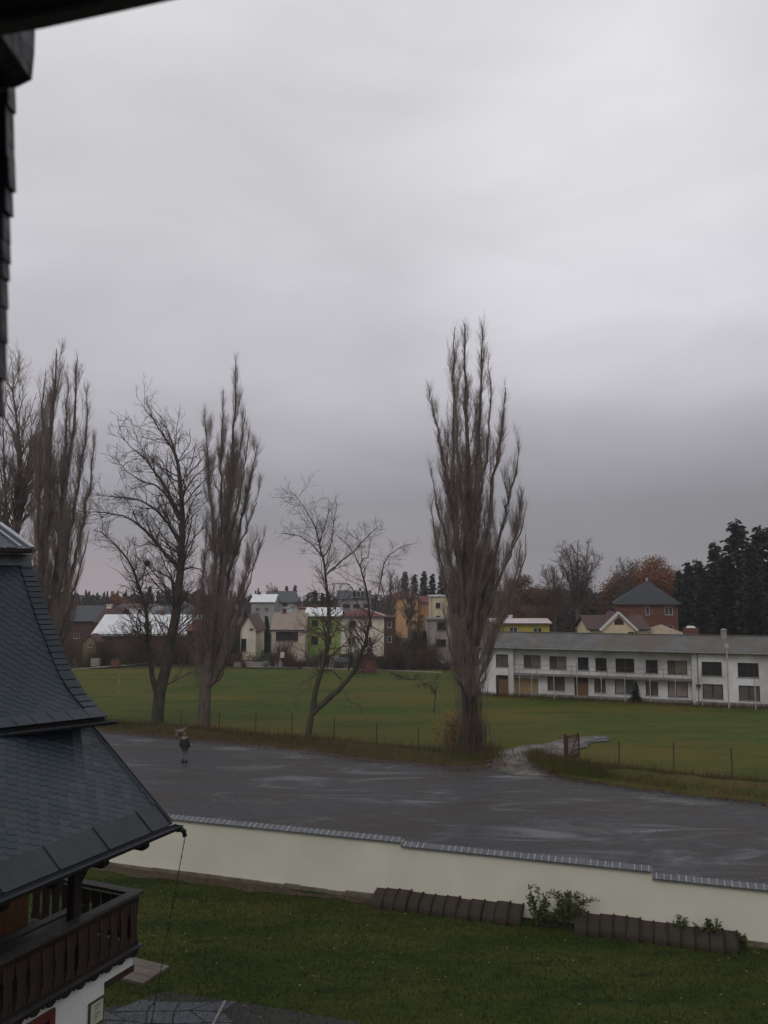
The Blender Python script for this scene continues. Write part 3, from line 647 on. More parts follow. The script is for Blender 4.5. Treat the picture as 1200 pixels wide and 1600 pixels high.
# plain metal strip and cap roof on top
T = PR[-1]; T2 = D(46, 866, 15.95)
mb = MB(); nn = -i2; mb.prism([HL(T + nn*.03), HL(T2 + nn*.02), HL(T2 + nn*.02 + wv * 4.4), HL(T + nn*.03 + wv * 4.4)], HL(-nn * .05 + H0) - HL(H0)); mb.build('flashing', mat('cap_flashing', (.10,.115,.13), (.07,.08,.09), 2, .4), house)
C0 = D(51, 856, 15.7); C1 = D(-2, 818, 16.9); C2 = C0 + wv * 4.4; C3 = C1 + wv * 3.2
mb = MB(); l_ = (C1 - C0).length; mb.quad(HL(C0), HL(C1), HL(C3), HL(C2), uv=[(0, 0), (0, l_), (-3.2, l_), (-4.4, 0)]); mb.build('cap_roof', M_slA, house, recalc=False)
mb = MB(); mb.bar(HL(C0 + Vector((0,0,.01))), HL(C1 + Vector((0,0,.02))), .10, .035); mb.bar(HL(C0 + Vector((0,0,.015)) + wv * .22), HL(C1 + Vector((0,0,.03)) + wv * .22), .04, .03); mb.build('hip_strip', mat('pale_zinc', (.30,.32,.36), (.22,.24,.27), 4, .3, metal=.3), house)
mb = MB(); z_ = Vector((0, 0, -.10)); mb.prism([HL(C0 + Vector((0,0,-.01))), HL(C2 + Vector((0,0,-.01))), HL(C2 + z_), HL(C0 + z_)], HL(i2 * .05 + H0) - HL(H0)); C0b = C0 + bv * 3
mb.prism([HL(C0 + z_), HL(C2 + z_), HL(C2 + z_ + i2 * .5), HL(C0 + z_ + i2 * .5)], (0, 0, .02)); mb.build('cap_fascia', M_dark, house)

# ------------------------------------------------------------------ the viewer's own dormer and the house behind it
M_vdark = mat('dormer_slate', (.020,.022,.030), (.010,.011,.016), 5, .5, .4, 14)
dm = empty('dormer', (0, -.6, 8.2), 'dark slate clad dormer edge with eave board framing the upper left corner', 'dormer')
def dl(p): return Vector(p) - Vector((0, -.6, 8.2))
mb = MB(); rd = random.Random(5); py = 135
edge = []
tgt = [(135, 24), (160, 21), (230, 23), (280, 24), (330, 18), (400, 15), (470, 13), (520, 11), (560, 8), (600, 5), (650, 0), (700, -6), (800, -20), (1000, -50)]
def ex(py):
    for (a, xa), (b, xb) in zip(tgt, tgt[1:]):
        if py <= b: return xa + (xb - xa) * (py - a) / (b - a)
    return tgt[-1][1]
Yc = 1.05
while py < 1000:
    st = rd.uniform(22, 60); y2 = py + st; xr = ex(py) + rd.uniform(-1.2, 1.2)
    a = D(xr - .6, py, Yc); b = D(xr + .9, y2 - 2, Yc); l = D(-700, py, Yc); l2 = D(-700, y2, Yc)
    mb.prism([dl(D(-700, py, Yc)), dl(a), dl(b), dl(D(-700, y2, Yc))], (0, -.02 - .004 * rd.random(), 0)); py = y2 - 1.5
mb.build('slate_cheek', M_vdark, dm)
mb = MB(); mb.prism([dl(D(x, y, Yc - .04)) for x, y in ((-700, 30), (56, 20), (55, 50), (54, 85), (50, 125), (26, 137), (-700, 160))], (0, -.10, 0)); mb.build('bracket', M_vdark, dm, bevel=.003)
mb = MB(); mb.prism([dl(D(x, y, Yc - .16)) for x, y in ((-900, -600), (500, -600), (400, -36), (262, 0), (60, 38), (0, 48), (-900, 215))], (0, -.05, 0)); mb.build('eave_board', M_vdark, dm, bevel=.004)
mb = MB(); a = dl(D(-900, 192, Yc - .165)); b = dl(D(410, -30, Yc - .165)); mb.bar(dl(D(-900, 190, Yc - .17)), dl(D(60, 28, Yc - .17)), .02, .012); mb.bar(dl(D(60, 28, Yc - .17)), dl(D(400, -46, Yc - .17)), .02, .012); mb.build('drip_edge', mat('drip_grey', (.06,.06,.06), rough=.5), dm)
hb_ = empty('house', (0, -6, 0), 'the tall house the view is taken from, behind the viewpoint', 'house')
mb = MB(); mb.box(-22, -5, 0, 14, 5.2, 8.4); mb.build('wall', M_white, hb_)
mb = MB(); mb.prism([(-22.5, 5.6, 8.3), (-22.5, -5.4, 8.3), (-22.5, 0, 15)], (37, 0, 0)); mb.build('roof', M_slband, hb_)

# ------------------------------------------------------------------ trees
def tubes_np(P, Rr, sides):
    """P (B,n,3), Rr (B,n) -> verts, quads"""
    B, n, _ = P.shape; T = np.empty_like(P); T[:, 1:-1] = P[:, 2:] - P[:, :-2]; T[:, 0] = P[:, 1] - P[:, 0]; T[:, -1] = P[:, -1] - P[:, -2]
    T /= np.linalg.norm(T, axis=2, keepdims=True) + 1e-9
    ref = np.array([.31, .77, .12]); ref2 = np.array([.9, -.1, .42])
    a = np.cross(T, ref); bad = (np.linalg.norm(a, axis=2) < .35)[..., None]; a = np.where(bad, np.cross(T, ref2), a); a /= np.linalg.norm(a, axis=2, keepdims=True) + 1e-9; b = np.cross(T, a)
    th = 2 * np.pi * np.arange(sides) / sides
    V = P[:, :, None, :] + Rr[:, :, None, None] * (a[:, :, None, :] * np.cos(th)[None, None, :, None] + b[:, :, None, :] * np.sin(th)[None, None, :, None])
    idx = np.arange(B * n * sides).reshape(B, n, sides); i0 = idx[:, :-1]; i1 = idx[:, 1:]
    Fq = np.stack([i0, np.roll(i0, -1, 2), np.roll(i1, -1, 2), i1], -1).reshape(-1, 4)
    return V.reshape(-1, 3), Fq
def join(parts):
    Vs, Fs, o = [], [], 0
    for V, Fq in parts: Vs.append(V); Fs.append(Fq + o); o += len(V)
    return np.concatenate(Vs), np.concatenate(Fs)
def nrm(v): return v / (np.linalg.norm(v, axis=-1, keepdims=True) + 1e-9)
def grow(P, Rr, N, L, t0=.1, t1=1., ang=(25, 45), up=.0, wob=.12, n=5, rk=.55, rmin=.004, tipk=.25, Lt=.5, rmax=9, wpow=1.0, droop=0, L_by=None):
    """N children over the parents P; returns child P,R"""
    g = RNG; B, m, _ = P.shape
    seg = np.linalg.norm(P[:, 1:] - P[:, :-1], axis=2).sum(1); w = seg ** wpow; pi = g.choice(B, N, p=w / w.sum())
    t = g.uniform(t0, t1, N); f = t * (m - 1); i = np.minimum(f.astype(int), m - 2); fr = (f - i)[:, None]
    base = P[pi, i] * (1 - fr) + P[pi, i + 1] * fr; tan = nrm(P[pi, i + 1] - P[pi, i]); rb = Rr[pi, i] * (1 - fr[:, 0]) + Rr[pi, i + 1] * fr[:, 0]
    rnd = g.normal(size=(N, 3)); perp = nrm(rnd - (rnd * tan).sum(1, keepdims=True) * tan); a = np.radians(g.uniform(ang[0], ang[1], N))[:, None]
    d = nrm(tan * np.cos(a) + perp * np.sin(a))
    ln = (L * g.uniform(.55, 1.25, N) * (1 - Lt * t)) * (1 if L_by is None else (seg[pi] / L_by) ** .6)
    C = np.empty((N, n, 3)); C[:, 0] = base; p = base.copy(); st = (ln / (n - 1))[:, None]
    for k in range(1, n):
        d = nrm(d + np.array([0, 0, up - droop * k / n]) + g.normal(size=(N, 3)) * wob); p = p + d * st; C[:, k] = p
    r0 = np.clip(rb * rk, rmin * 1.5, rmax); r0 = np.minimum(r0, ln * .03 + rmin)
    CR = r0[:, None] * np.linspace(1, tipk, n)[None]; return C, np.maximum(CR, rmin)
def resample(pts, rad, n):
    pts = np.array(pts, float); rad = np.array(rad, float)
    s = np.r_[0, np.cumsum(np.linalg.norm(np.diff(pts, axis=0), axis=1))]; u = np.linspace(0, s[-1], n)
    # smooth (Catmull) by oversampling linear then averaging
    q = np.stack([np.interp(u, s, pts[:, k]) for k in range(3)], 1); r = np.interp(u, s, rad)
    for _ in range(2):
        q[1:-1] = .25 * q[:-2] + .5 * q[1:-1] + .25 * q[2:]
    return q, r
def limbs(specs, Y, n=22, wig=.05):
    """specs: list of (pixel path [(px,py,dY)], r0, r1); depth Y plus an offset in metres per point"""
    Ps, Rs = [], []
    for path, r0, r1 in specs:
        pts = [tuple(D(p[0], p[1], Y + (p[2] if len(p) > 2 else 0))) for p in path]; m = len(pts)
        q, r = resample(pts, np.linspace(1, 0, m) ** 1.15 * (r0 - r1) + r1, n); q[1:-1] += RNG.normal(size=(n - 2, 3)) * wig; Ps.append(q); Rs.append(r)
    return np.array(Ps), np.array(Rs)
M_barkP = mat('poplar_bark', (.160,.130,.108), (.075,.060,.050), 4, .95, .9, 12, stretch=(1,1,.25), spec=.1)
M_barkG = mat('mossy_bark', (.105,.094,.070), (.050,.043,.035), 3, .95, .9, 10, stretch=(1,1,.3), spec=.1)
M_twigP = mat('poplar_twig', (.285,.230,.200), (.200,.160,.138), 2, .9, spec=.1)
M_twigD = mat('dark_twig', (.160,.120,.100), (.110,.084,.072), 2, .9, spec=.1)
def bare_tree(name, label, base, trunkPR, branchPR, tmat=M_barkP, bmat=M_twigP, cat='tree', group=None, sides=8):
    root = empty(name, base, label, cat, group); off = np.array(tuple(base))
    if len(branchPR[0][0]) <= 60: V, Fq = join([tubes_np(P, R_, 5) for P, R_ in trunkPR + branchPR]); np_mesh('trunk', V - off, Fq, tmat, root, True); return root
    V, Fq = join([tubes_np(P, R_, sides) for P, R_ in trunkPR]); np_mesh('trunk', V - off, Fq, tmat, root, True)
    V, Fq = join([tubes_np(P, R_, 3 if R_.mean() < .03 else 5) for P, R_ in branchPR]); np_mesh('branches', V - off, Fq, bmat, root)
    return root
def poplar(name, label, basepx, specs, n1, n2, n3, L1=3.0, group='bare Lombardy poplars', up=.30, t0=.1, base=None):
    b = base if base is not None else G(*basepx); Y = b.y
    P0, R0 = limbs(specs, Y)
    P1, R1 = grow(P0, R0, int(n1 * .30), L1 * 1.30, t0, .97, (26, 46), .40, .05, 10, .36, .011, .25, .80, rmax=.034, L_by=14)
    P2, R2 = grow(P1, R1, int(n2 * .42), L1 * .56, .08, .97, (22, 44), .36, .06, 7, .5, .0056, .4, .45, L_by=L1)
    P2b, R2b = grow(P0, R0, int(n2 * .20), L1 * .42, .15, 1.0, (22, 44), .36, .06, 7, .3, .0062, .4, .70, rmax=.02)
    P3, R3 = grow(np.concatenate([P2, P2b]), np.concatenate([R2, R2b]), int(n3 * 1.6), .80, .08, 1.0, (18, 40), .26, .08, 4, .7, .0036, .5, .35)
    P3b, R3b = grow(P1, R1, int(n3 * .35), .9, .1, 1.0, (20, 42), .3, .08, 4, .5, .0040, .5, .35)
    return bare_tree(name, label, b, [(P0, R0)], [(P1, R1), (P2, R2), (P2b, R2b), (P3, R3), (P3b, R3b)], group=group)

# central tall poplar
bP = G(735, 1180)
poplar('poplar_tree', 'tallest bare poplar with a dense narrow crown beside the track through the gate', None, [
    ([(735,1186),(733,1060,.2),(730,940,0),(731,850,0),(733,780,0),(729,700,0),(727,600,0),(726,506,0)], .46, .03),
    ([(733,1080,0),(726,980,-.5),(718,900,-.6),(712,820,-.8),(709,740,-1),(708,640,-1),(711,512,-1)], .26, .025),
    ([(735,1000,0),(738,900,.5),(742,800,.8),(747,700,.9),(752,600,.8),(754,518,.6)], .30, .025),
    ([(738,1020,0),(748,930,-.6),(759,850,-1),(770,760,-1.3),(783,680,-1.5),(790,606,-1.6)], .24, .02),
    ([(722,900,0),(706,800,-1),(694,720,-1.6),(684,670,-1.8),(674,622,-2)], .14, .02),
    ([(722,970,0),(704,880,1),(690,820,1.4),(679,775,1.6),(673,732,1.7)], .13, .02),
    ([(745,960,0),(775,860,1),(793,790,1.6),(806,735,2),(811,690,2.1)], .13, .018),
    ([(745,1010,0),(772,930,1.6),(797,865,2.2),(815,830,2.6),(820,800,2.7)], .12, .018),
    ([(748,985,0),(778,910,.4),(800,860,.8),(812,810,1),(814,760,1)], .11, .018),
    ([(746,1040,0),(776,985,-.3),(802,925,-.5),(819,875,-.6),(822,835,-.6)], .10, .018),
    ([(728,1020,0),(706,950,-.4),(688,880,-.8),(679,830,-1),(676,780,-1)], .10, .018),
    ([(734,1060,0),(715,1000,1.5),(698,930,2),(684,870,2.2),(678,820,2.3)], .12, .018),
    ([(738,1080,0),(765,1020,-1.2),(790,950,-1.8),(808,890,-2),(815,850,-2.1)], .11, .018),
    ([(734,900,0),(722,800,1.8),(716,700,2),(712,620,2.1),(706,560,2.1)], .11, .018),
    ([(738,860,0),(752,770,-1.6),(762,690,-2),(768,620,-2.1),(764,560,-2.1)], .11, .018),
    ([(734,1100,0),(716,1060,-1.2),(700,1000,-1.8),(692,950,-2)], .08, .016),
    ([(738,1110,0),(755,1060,1.2),(772,1010,1.8),(783,970,2)], .08, .016),
    ([(735,1120,0),(725,1080,-1.6),(716,1030,-2),(712,980,-2)], .07, .016),
    ([(734,1120,0),(746,1080,-1.6),(756,1030,-2),(762,980,-2)], .07, .016),
    ], 950, 3600, 15000, 3.3, base=bP)
# poplar left of centre
bP2 = G(319, 1134)
poplar('poplar_tree', 'pointed bare poplar with pale thick trunk beside the bare tree with the ball', None, [
    ([(318,1138),(320,1085,0),(330,1010,0),(343,920,0),(354,840,0),(362,760,0),(367,660,0),(368,562,0)], .55, .025),
    ([(322,1080,0),(332,1000,-.8),(337,900,-1),(333,820,-1.2),(326,740,-1.3),(320,640,-1.3)], .22, .02),
    ([(324,1060,0),(345,960,.8),(362,880,1.2),(380,800,1.5),(394,740,1.6),(402,695,1.7)], .22, .02),
    ([(345,900,0),(358,800,1),(376,700,1.5),(384,640,1.6)], .13, .018),
    ([(345,900,0),(346,780,-1),(346,680,-1.6),(350,610,-1.6)], .13, .018),
    ([(324,1080,0),(350,1040,-1.2),(372,960,-1.8),(392,900,-2),(410,850,-2)], .13, .018),
    ([(320,1075,0),(316,1000,1),(318,900,1.6),(322,820,2)], .11, .018),
    ([(350,900,0),(376,850,1.2),(396,800,1.8),(408,750,2)], .10, .018),
    ([(340,1000,0),(374,930,1.6),(398,880,2.2),(414,830,2.4)], .10, .018),
    ([(330,1040,0),(358,970,-1.6),(384,900,-2.2),(402,830,-2.4)], .10, .018),
    ([(322,1075,0),(334,1020,1.5),(352,940,2),(372,860,2.1)], .11, .018),
    ([(352,870,0),(372,790,-1.4),(384,720,-2),(390,670,-2)], .11, .018),
    ([(322,1078,0),(345,1060,.6),(358,1020,1),(364,980,1)], .09, .018),
    ], 800, 3200, 13000, 3.0, base=bP2)
# the pair of tall stems at the left
bP3 = D(78, 1160, 58); bP3.z = zt(bP3.x, 58)
poplar('poplar_tree', 'broad bare poplar with two tall stems behind the curved slate roof', None, [
    ([(72,1170),(66,1000,0),(64,900,0),(70,800,0),(78,700,0),(84,620,0),(88,545,0)], .48, .03),
    ([(76,1120,0),(86,960,.5),(92,860,.8),(104,760,1),(115,660,1),(121,560,1)], .40, .03),
    ([(68,960,0),(60,850,-1),(60,740,-1.4),(66,640,-1.6),(72,580,-1.6)], .16, .02),
    ([(84,960,0),(104,860,-1),(122,760,-1.5),(134,680,-1.6),(136,610,-1.6)], .18, .02),
    ([(84,1000,0),(110,900,1.5),(130,820,2),(144,740,2.2),(148,680,2.2)], .16, .02),
    ([(80,1040,0),(104,960,-1.5),(124,890,-2),(138,830,-2.2)], .14, .02),
    ([(90,880,0),(98,760,2),(104,660,2.4),(106,590,2.4)], .14, .02),
    ([(72,880,0),(74,760,2),(76,660,2.4),(98,570,2.4)], .12, .02),
    ([(72,1060,0),(96,1010,1.5),(112,950,2.2),(122,900,2.4)], .10, .02),
    ], 780, 3000, 12500, 3.3, base=bP3)

def spreading(name, label, base, specs, N, tm, bm_, L=(2.6, 1.3, .6), up=.05, ang=(30, 60), rm=(.018, .010, .006), wob=.16, cat='tree', group=None, t0=.2, sides=8, extra=None):
    P0, R0 = limbs(specs, base.y, 32, .02)
    main = P0.shape[0]
    P1, R1 = grow(P0, R0, N[0], L[0], t0, 1, ang, up, wob, 7, .45, rm[0], .3, .45, L_by=7, rmax=.07)
    P2, R2 = grow(P1, R1, N[1], L[1], .15, 1, (28, 60), up, wob, 5, .55, rm[1], .4, .35, L_by=L[0] * .8)
    P3, R3 = grow(P2, R2, N[2], L[2], .2, 1, (25, 60), up, wob, 3, .7, rm[2], .6, .3)
    br = [(P1, R1), (P2, R2), (P3, R3)]
    return bare_tree(name, label, base, [(P0, R0)], br, tm, bm_, cat, group, sides)
# wide tree with the mistletoe ball
bE = G(246, 1128)
spreading('bare_tree', 'wide spreading bare tree with forked trunk and a twiggy ball hanging in it', bE, [
    ([(246,1134),(248,1085,0),(262,1035,0),(272,975,0),(279,925,0),(283,875,0),(285,830,0),(284,790,0),(281,745,0),(277,710,0),(263,692,0),(249,672,0),(234,645,0)], .52, .025),
    ([(246,1090,0),(237,1055,-.5),(232,1010,-.8),(228,950,-1),(213,905,-1.2),(205,880,-1.2),(180,852,-1.3),(158,830,-1.4)], .24, .03),
    ([(280,890,0),(262,870,.5),(240,843,.8),(216,818,1),(195,806,1.2),(160,800,1.3),(122,799,1.4)], .17, .025),
    ([(282,850,0),(266,822,-.6),(248,800,-1),(224,783,-1.4),(196,777,-1.5),(150,774,-1.6)], .15, .025),
    ([(281,812,0),(262,775,.5),(245,758,1),(222,753,1.3),(196,735,1.6),(180,715,1.7)], .12, .02),
    ([(282,806,0),(262,768,-.6),(245,742,-1),(228,718,-1.4),(206,700,-1.6),(184,676,-1.8)], .13, .02),
    ([(286,890,0),(300,886,.2),(314,890,.4),(322,910,.5)], .09, .02),
    ([(287,882,0),(292,856,.4),(305,838,.8),(325,816,1)], .09, .02),
    ([(286,830,0),(294,800,-.5),(302,780,-1),(316,765,-1.3)], .07, .02),
    ([(282,770,0),(290,740,.5),(300,722,1),(304,700,1.2)], .06, .02),
    ([(280,918,0),(262,900,-1),(240,890,-1.6),(222,902,-1.9),(205,925,-2)], .08, .02),
    ([(275,950,0),(270,905,.5),(258,885,.6),(250,862,.7),(252,840,.7)], .09, .02),
    ([(258,1072,0),(275,1062,-.5),(300,1050,-1),(318,1048,-1.2)], .06, .02),
    ([(272,990,0),(255,975,1),(240,968,1.4),(222,980,1.8)], .06, .02),
    ([(232,1000,-.8),(215,985,-1.4),(190,995,-1.8),(165,1000,-2)], .05, .018),
    ([(279,720,0),(292,700,-.6),(298,690,-1),(296,670,-1.2)], .04, .018),
    ([(250,758,0),(222,700,1),(215,690,1),(205,655,1)], .04, .018),
    ], (330, 1500, 5200), M_barkG, M_twigD, (2.7, 1.25, .55), .06)
# mistletoe / nest ball
nb_c = D(230, 880, bE.y - .6); bl = empty('mistletoe_ball', nb_c, 'round twiggy brown ball hanging in the wide bare tree', 'mistletoe')
nn_ = 420; d0 = nrm(RNG.normal(size=(nn_, 3))); P = np.stack([np.zeros((nn_, 3)), d0 * .16, d0 * .30 + RNG.normal(size=(nn_, 3)) * .02], 1)
P = np.stack([d0 * .03, d0 * .15 + RNG.normal(size=(nn_, 3)) * .03, d0 * RNG.uniform(.22, .34, (nn_, 1)) + RNG.normal(size=(nn_, 3)) * .04], 1); V, Fq = tubes_np(P, np.full((nn_, 3), .008), 3); np_mesh('twigs', V, Fq, mat('mistletoe', (.075,.055,.030), (.05,.05,.02), 5, .9), bl)
# leaning old fruit tree in the middle
bF = G(483, 1150)
spreading('fruit_tree', 'low leaning old fruit tree with a dark forked trunk in front of the green house', bF, [
    ([(481,1154),(484,1130,0),(490,1104,0),(492,1082,-.2),(497,1060,-.3),(507,1035,-.4),(513,1000,-.4),(513,960,-.4),(511,925,-.4),(508,890,-.4),(502,860,-.4),(495,828,-.4),(481,800,-.4),(460,772,-.4)], .26, .018),
    ([(488,1114,0),(496,1106,.2),(508,1096,.3),(522,1084,.4),(538,1068,.5),(552,1052,.5),(562,1034,.5),(570,1010,.5),(577,980,.5),(578,955,.5),(573,925,.5),(566,895,.5),(559,875,.5),(548,855,.5),(528,838,.5)], .25, .018),
    ([(510,897,-.4),(530,880,-.6),(552,862,-.8),(575,838,-1),(590,822,-1)], .07, .015),
    ([(561,885,.5),(568,872,.7),(575,872,.9),(578,850,1),(579,838,1)], .05, .015),
    ([(560,950,.4),(552,922,.2),(545,912,0),(525,912,-.2),(512,914,-.3)], .05, .014),
    ([(594,912,.8),(600,880,1),(608,868,1.2),(630,852,1.4),(645,850,1.5)], .05, .014),
    ([(576,980,.5),(586,945,.7),(594,912,.8),(598,895,.9)], .07, .016),
    ([(505,872,-.4),(490,852,-.7),(470,838,-.9),(440,832,-1)], .06, .014),
    ([(506,870,-.4),(518,850,-.1),(521,820,.2),(526,790,.4),(524,775,.4)], .05, .014),
    ([(500,845,-.4),(510,815,-.8),(515,795,-1)], .04, .012),
    ([(533,1062,.5),(520,1048,.2),(512,1046,0),(498,1052,-.4),(480,1062,-.8),(462,1078,-1)], .05, .014),
    ([(545,1048,.5),(548,1030,.1),(548,1014,-.2),(546,1008,-.2)], .06, .03),
    ([(513,1000,-.4),(500,982,-.8),(482,985,-1),(466,992,-1.2),(452,1010,-1.4)], .05, .014),
    ([(530,1064,.5),(540,1085,0),(548,1098,-.4),(560,1100,-.6)], .03, .012),
    ([(576,975,.5),(590,985,.9),(604,990,1.2),(622,985,1.5)], .04, .012),
    ([(514,960,-.4),(530,975,0),(545,985,.3),(556,1005,.5)], .04, .012),
    ([(512,930,-.4),(490,925,.2),(470,935,.6),(455,950,.8)], .04, .012),
    ], (300, 1200, 2800), M_barkG, M_twigD, (2.0, 1.0, .45), .03, rm=(.010, .006, .0042), ang=(35, 70), t0=.25, cat='tree')
# far left bare tree, close behind the roof
bD = D(12, 1150, 60); bD.z = zt(bD.x, 60)
spreading('bare_tree', 'bare tree at the left edge of the view, cut off by the dormer', bD, [
    ([(14,1160),(16,1000,0),(18,880,0),(26,800,0),(32,720,0),(28,660,0),(18,605,0)], .45, .03),
    ([(18,900,0),(10,800,-.6),(6,720,-1),(4,640,-1.2)], .2, .02),
    ([(18,880,0),(36,790,.6),(46,720,1),(50,655,1.2)], .2, .02),
    ([(16,860,0),(-10,780,1),(-20,700,1.5),(-24,620,1.6)], .2, .02),
    ([(17,920,0),(40,880,-1),(56,860,-1.5),(66,845,-1.6)], .08, .02),
    ([(26,800,0),(40,760,1),(54,725,1.6),(58,700,1.8)], .08, .02)], (260, 1200, 4200), M_barkP, M_twigP, (2.8, 1.3, .6), .16, (20, 45))
# big far bare tree and its neighbour behind the long building
def far_bare(px, ptop, pbase, Y, wpx, label, group='bare trees beyond the long white building', N=(140, 700, 2200), forks=4, seed=1, m=M_twigD, stems=None):
    b = D(px, pbase, Y); b.z = zt(b.x, Y) - .3; sp_l = []; rs = random.Random(seed); ht = pbase - ptop
    for k in range(forks):
        dx = (k / (max(1, forks - 1)) - .5) * wpx * .8; tp = ptop + abs(dx) * .5 + rs.uniform(0, ht * .06); yo = rs.uniform(-2, 2)
        sp_l.append(([(px, pbase, 0), (px + dx * .06, pbase - ht * .3, 0), (px + dx * .35, pbase - ht * .55, yo * .5), (px + dx * .8, pbase - ht * .8, yo), (px + dx, tp, yo)], .42 if k == forks // 2 else .2, .03))
    s = ht / F * Y
    return spreading('bare_tree', label, b, sp_l, N, M_twigD, m, (s * .18, s * .09, s * .045), .10, (22, 50), (.022, .014, .009), t0=.3, group=group, sides=6)
far_bare(903, 858, 1000, 118, 68, 'large bare tree with upright limbs against the sky beyond the long white building', forks=5, seed=3, N=(240, 1300, 4200))
far_bare(866, 885, 1000, 122, 36, 'smaller bare tree just left of the large one beyond the long building', forks=3, seed=5)
far_bare(975, 885, 1000, 135, 30, 'thin bare tree showing beside the orange leaved oak', forks=3, seed=8)
far_bare(425, 915, 965, 250, 16, 'small bare tree on the skyline behind the grey roofed white house', forks=3, seed=9, N=(60, 300, 700), group=None)
far_bare(640, 905, 1000, 150, 50, 'brown leafless tree between the cream house and the orange house', forks=4, seed=12, N=(120, 600, 1600), group=None)
far_bare(610, 895, 1015, 140, 40, 'thin bare tree rising behind the red roofed house', forks=3, seed=13, N=(100, 500, 1400), group=None)

# leafy crowns: clumps of leaf-sized faces
def leafy(name, label, base, ht, w, m, n=9000, leaf=.32, trunkm=M_barkP, clumps=34, squash=1.0, low=.25, cat='tree', group=None, seed=0, shape=1.0):
    g = np.random.default_rng(seed + 50); root = empty(name, base, label, cat, group)
    cc = g.normal(size=(clumps, 3)); cc = nrm(cc) * g.uniform(.35, 1.0, (clumps, 1)) ** .6; cc[:, 2] = np.abs(cc[:, 2]) * np.where(g.random(clumps) < .72, 1, -.75)
    ctr = np.array([0, 0, ht * (low + (1 - low) * .45)]); sc_ = np.array([w / 2 * .80, w / 2 * .80, ht * (1 - low) * .5 * .92 * squash]); cc = ctr + cc * sc_
    cr = g.uniform(.16, .30, clumps) * w / 2 * 1.15
    i = g.integers(0, clumps, n); dd = nrm(g.normal(size=(n, 3))) * (g.uniform(0, 1, (n, 1)) ** .45); P = cc[i] + dd * cr[i][:, None] * np.array([1.15, 1.15, .85])
    a = nrm(g.normal(size=(n, 3))); b = nrm(np.cross(a, g.normal(size=(n, 3)))); s = leaf * g.uniform(.5, 1.2, (n, 1)) / 2
    V = np.stack([P - a * s, P - b * s * .6, P + a * s, P + b * s * .6], 1).reshape(-1, 3); np_mesh('crown', V, np.arange(4 * n).reshape(n, 4), m, root)
    K = min(clumps, 18); Q = np.zeros((K, 6, 3)); 
    for k in range(6): f = k / 5; Q[:, k] = (1 - f) * np.array([0, 0, -.3]) + f * cc[:K]; Q[:, k, :2] *= f ** .6 if k else 0
    V, Fq = tubes_np(Q, np.linspace(1, .25, 6)[None] * np.full((K, 1), ht * .016), 6); np_mesh('trunk', V, Fq, trunkm, root)
    return root
def at(px, Y, dz=-.2): p = D(px, 1000, Y); p.z = zt(p.x, Y) + dz; return p
def hpx(ptop, Y, z0=-1): return zat(ptop, Y) - z0
M_oak = mat('oak_leaves', (.300,.095,.032), (.170,.058,.024), .8, .8, c3=(.110,.070,.026), scale3=.3)
M_brown = mat('brown_leaves', (.150,.075,.036), (.085,.050,.026), .8, .85, c3=(.120,.095,.038), scale3=.4)
M_ever = mat('spruce_needles', (.020,.030,.019), (.011,.018,.013), .8, .85, c3=(.028,.036,.018), scale3=.25, spec=.15)
M_ever2 = mat('pine_needles', (.032,.042,.022), (.018,.026,.016), .8, .85, spec=.15)
M_yel = mat('yellow_leaves', (.17,.10,.020), (.095,.060,.016), 1.5, .8)
M_hedge = mat('hedge_green', (.026,.034,.014), (.045,.044,.018), 2, .9, c3=(.050,.032,.018), scale3=.6)
leafy('oak_tree', 'round oak with rusty orange leaves behind the brick house', at(1012, 140), hpx(866, 140), 17, M_oak, 34000, .30, clumps=60, low=.22, seed=1)
leafy('beech_tree', 'rounded brown leaved tree right behind the tall poplar', at(815, 124), hpx(888, 124), 12.5, M_brown, 30000, .22, clumps=40, low=.12, seed=2)
leafy('beech_tree', 'smaller brown leaved tree half hidden by the tall poplar', at(775, 128), hpx(925, 128), 7, M_brown, 5000, .24, clumps=26, low=.1, seed=3)
leafy('orange_tree', 'small orange leaved tree on the left skyline above the dark roofs', at(184, 210), hpx(917, 210, 0), 8, M_oak, 2600, .4, clumps=18, low=.15, seed=4)
leafy('yellow_shrub', 'small yellow leaved tree in front of the orange house', at(650, 160), hpx(955, 160), 4.2, M_yel, 2200, .25, clumps=14, low=.1, seed=5)

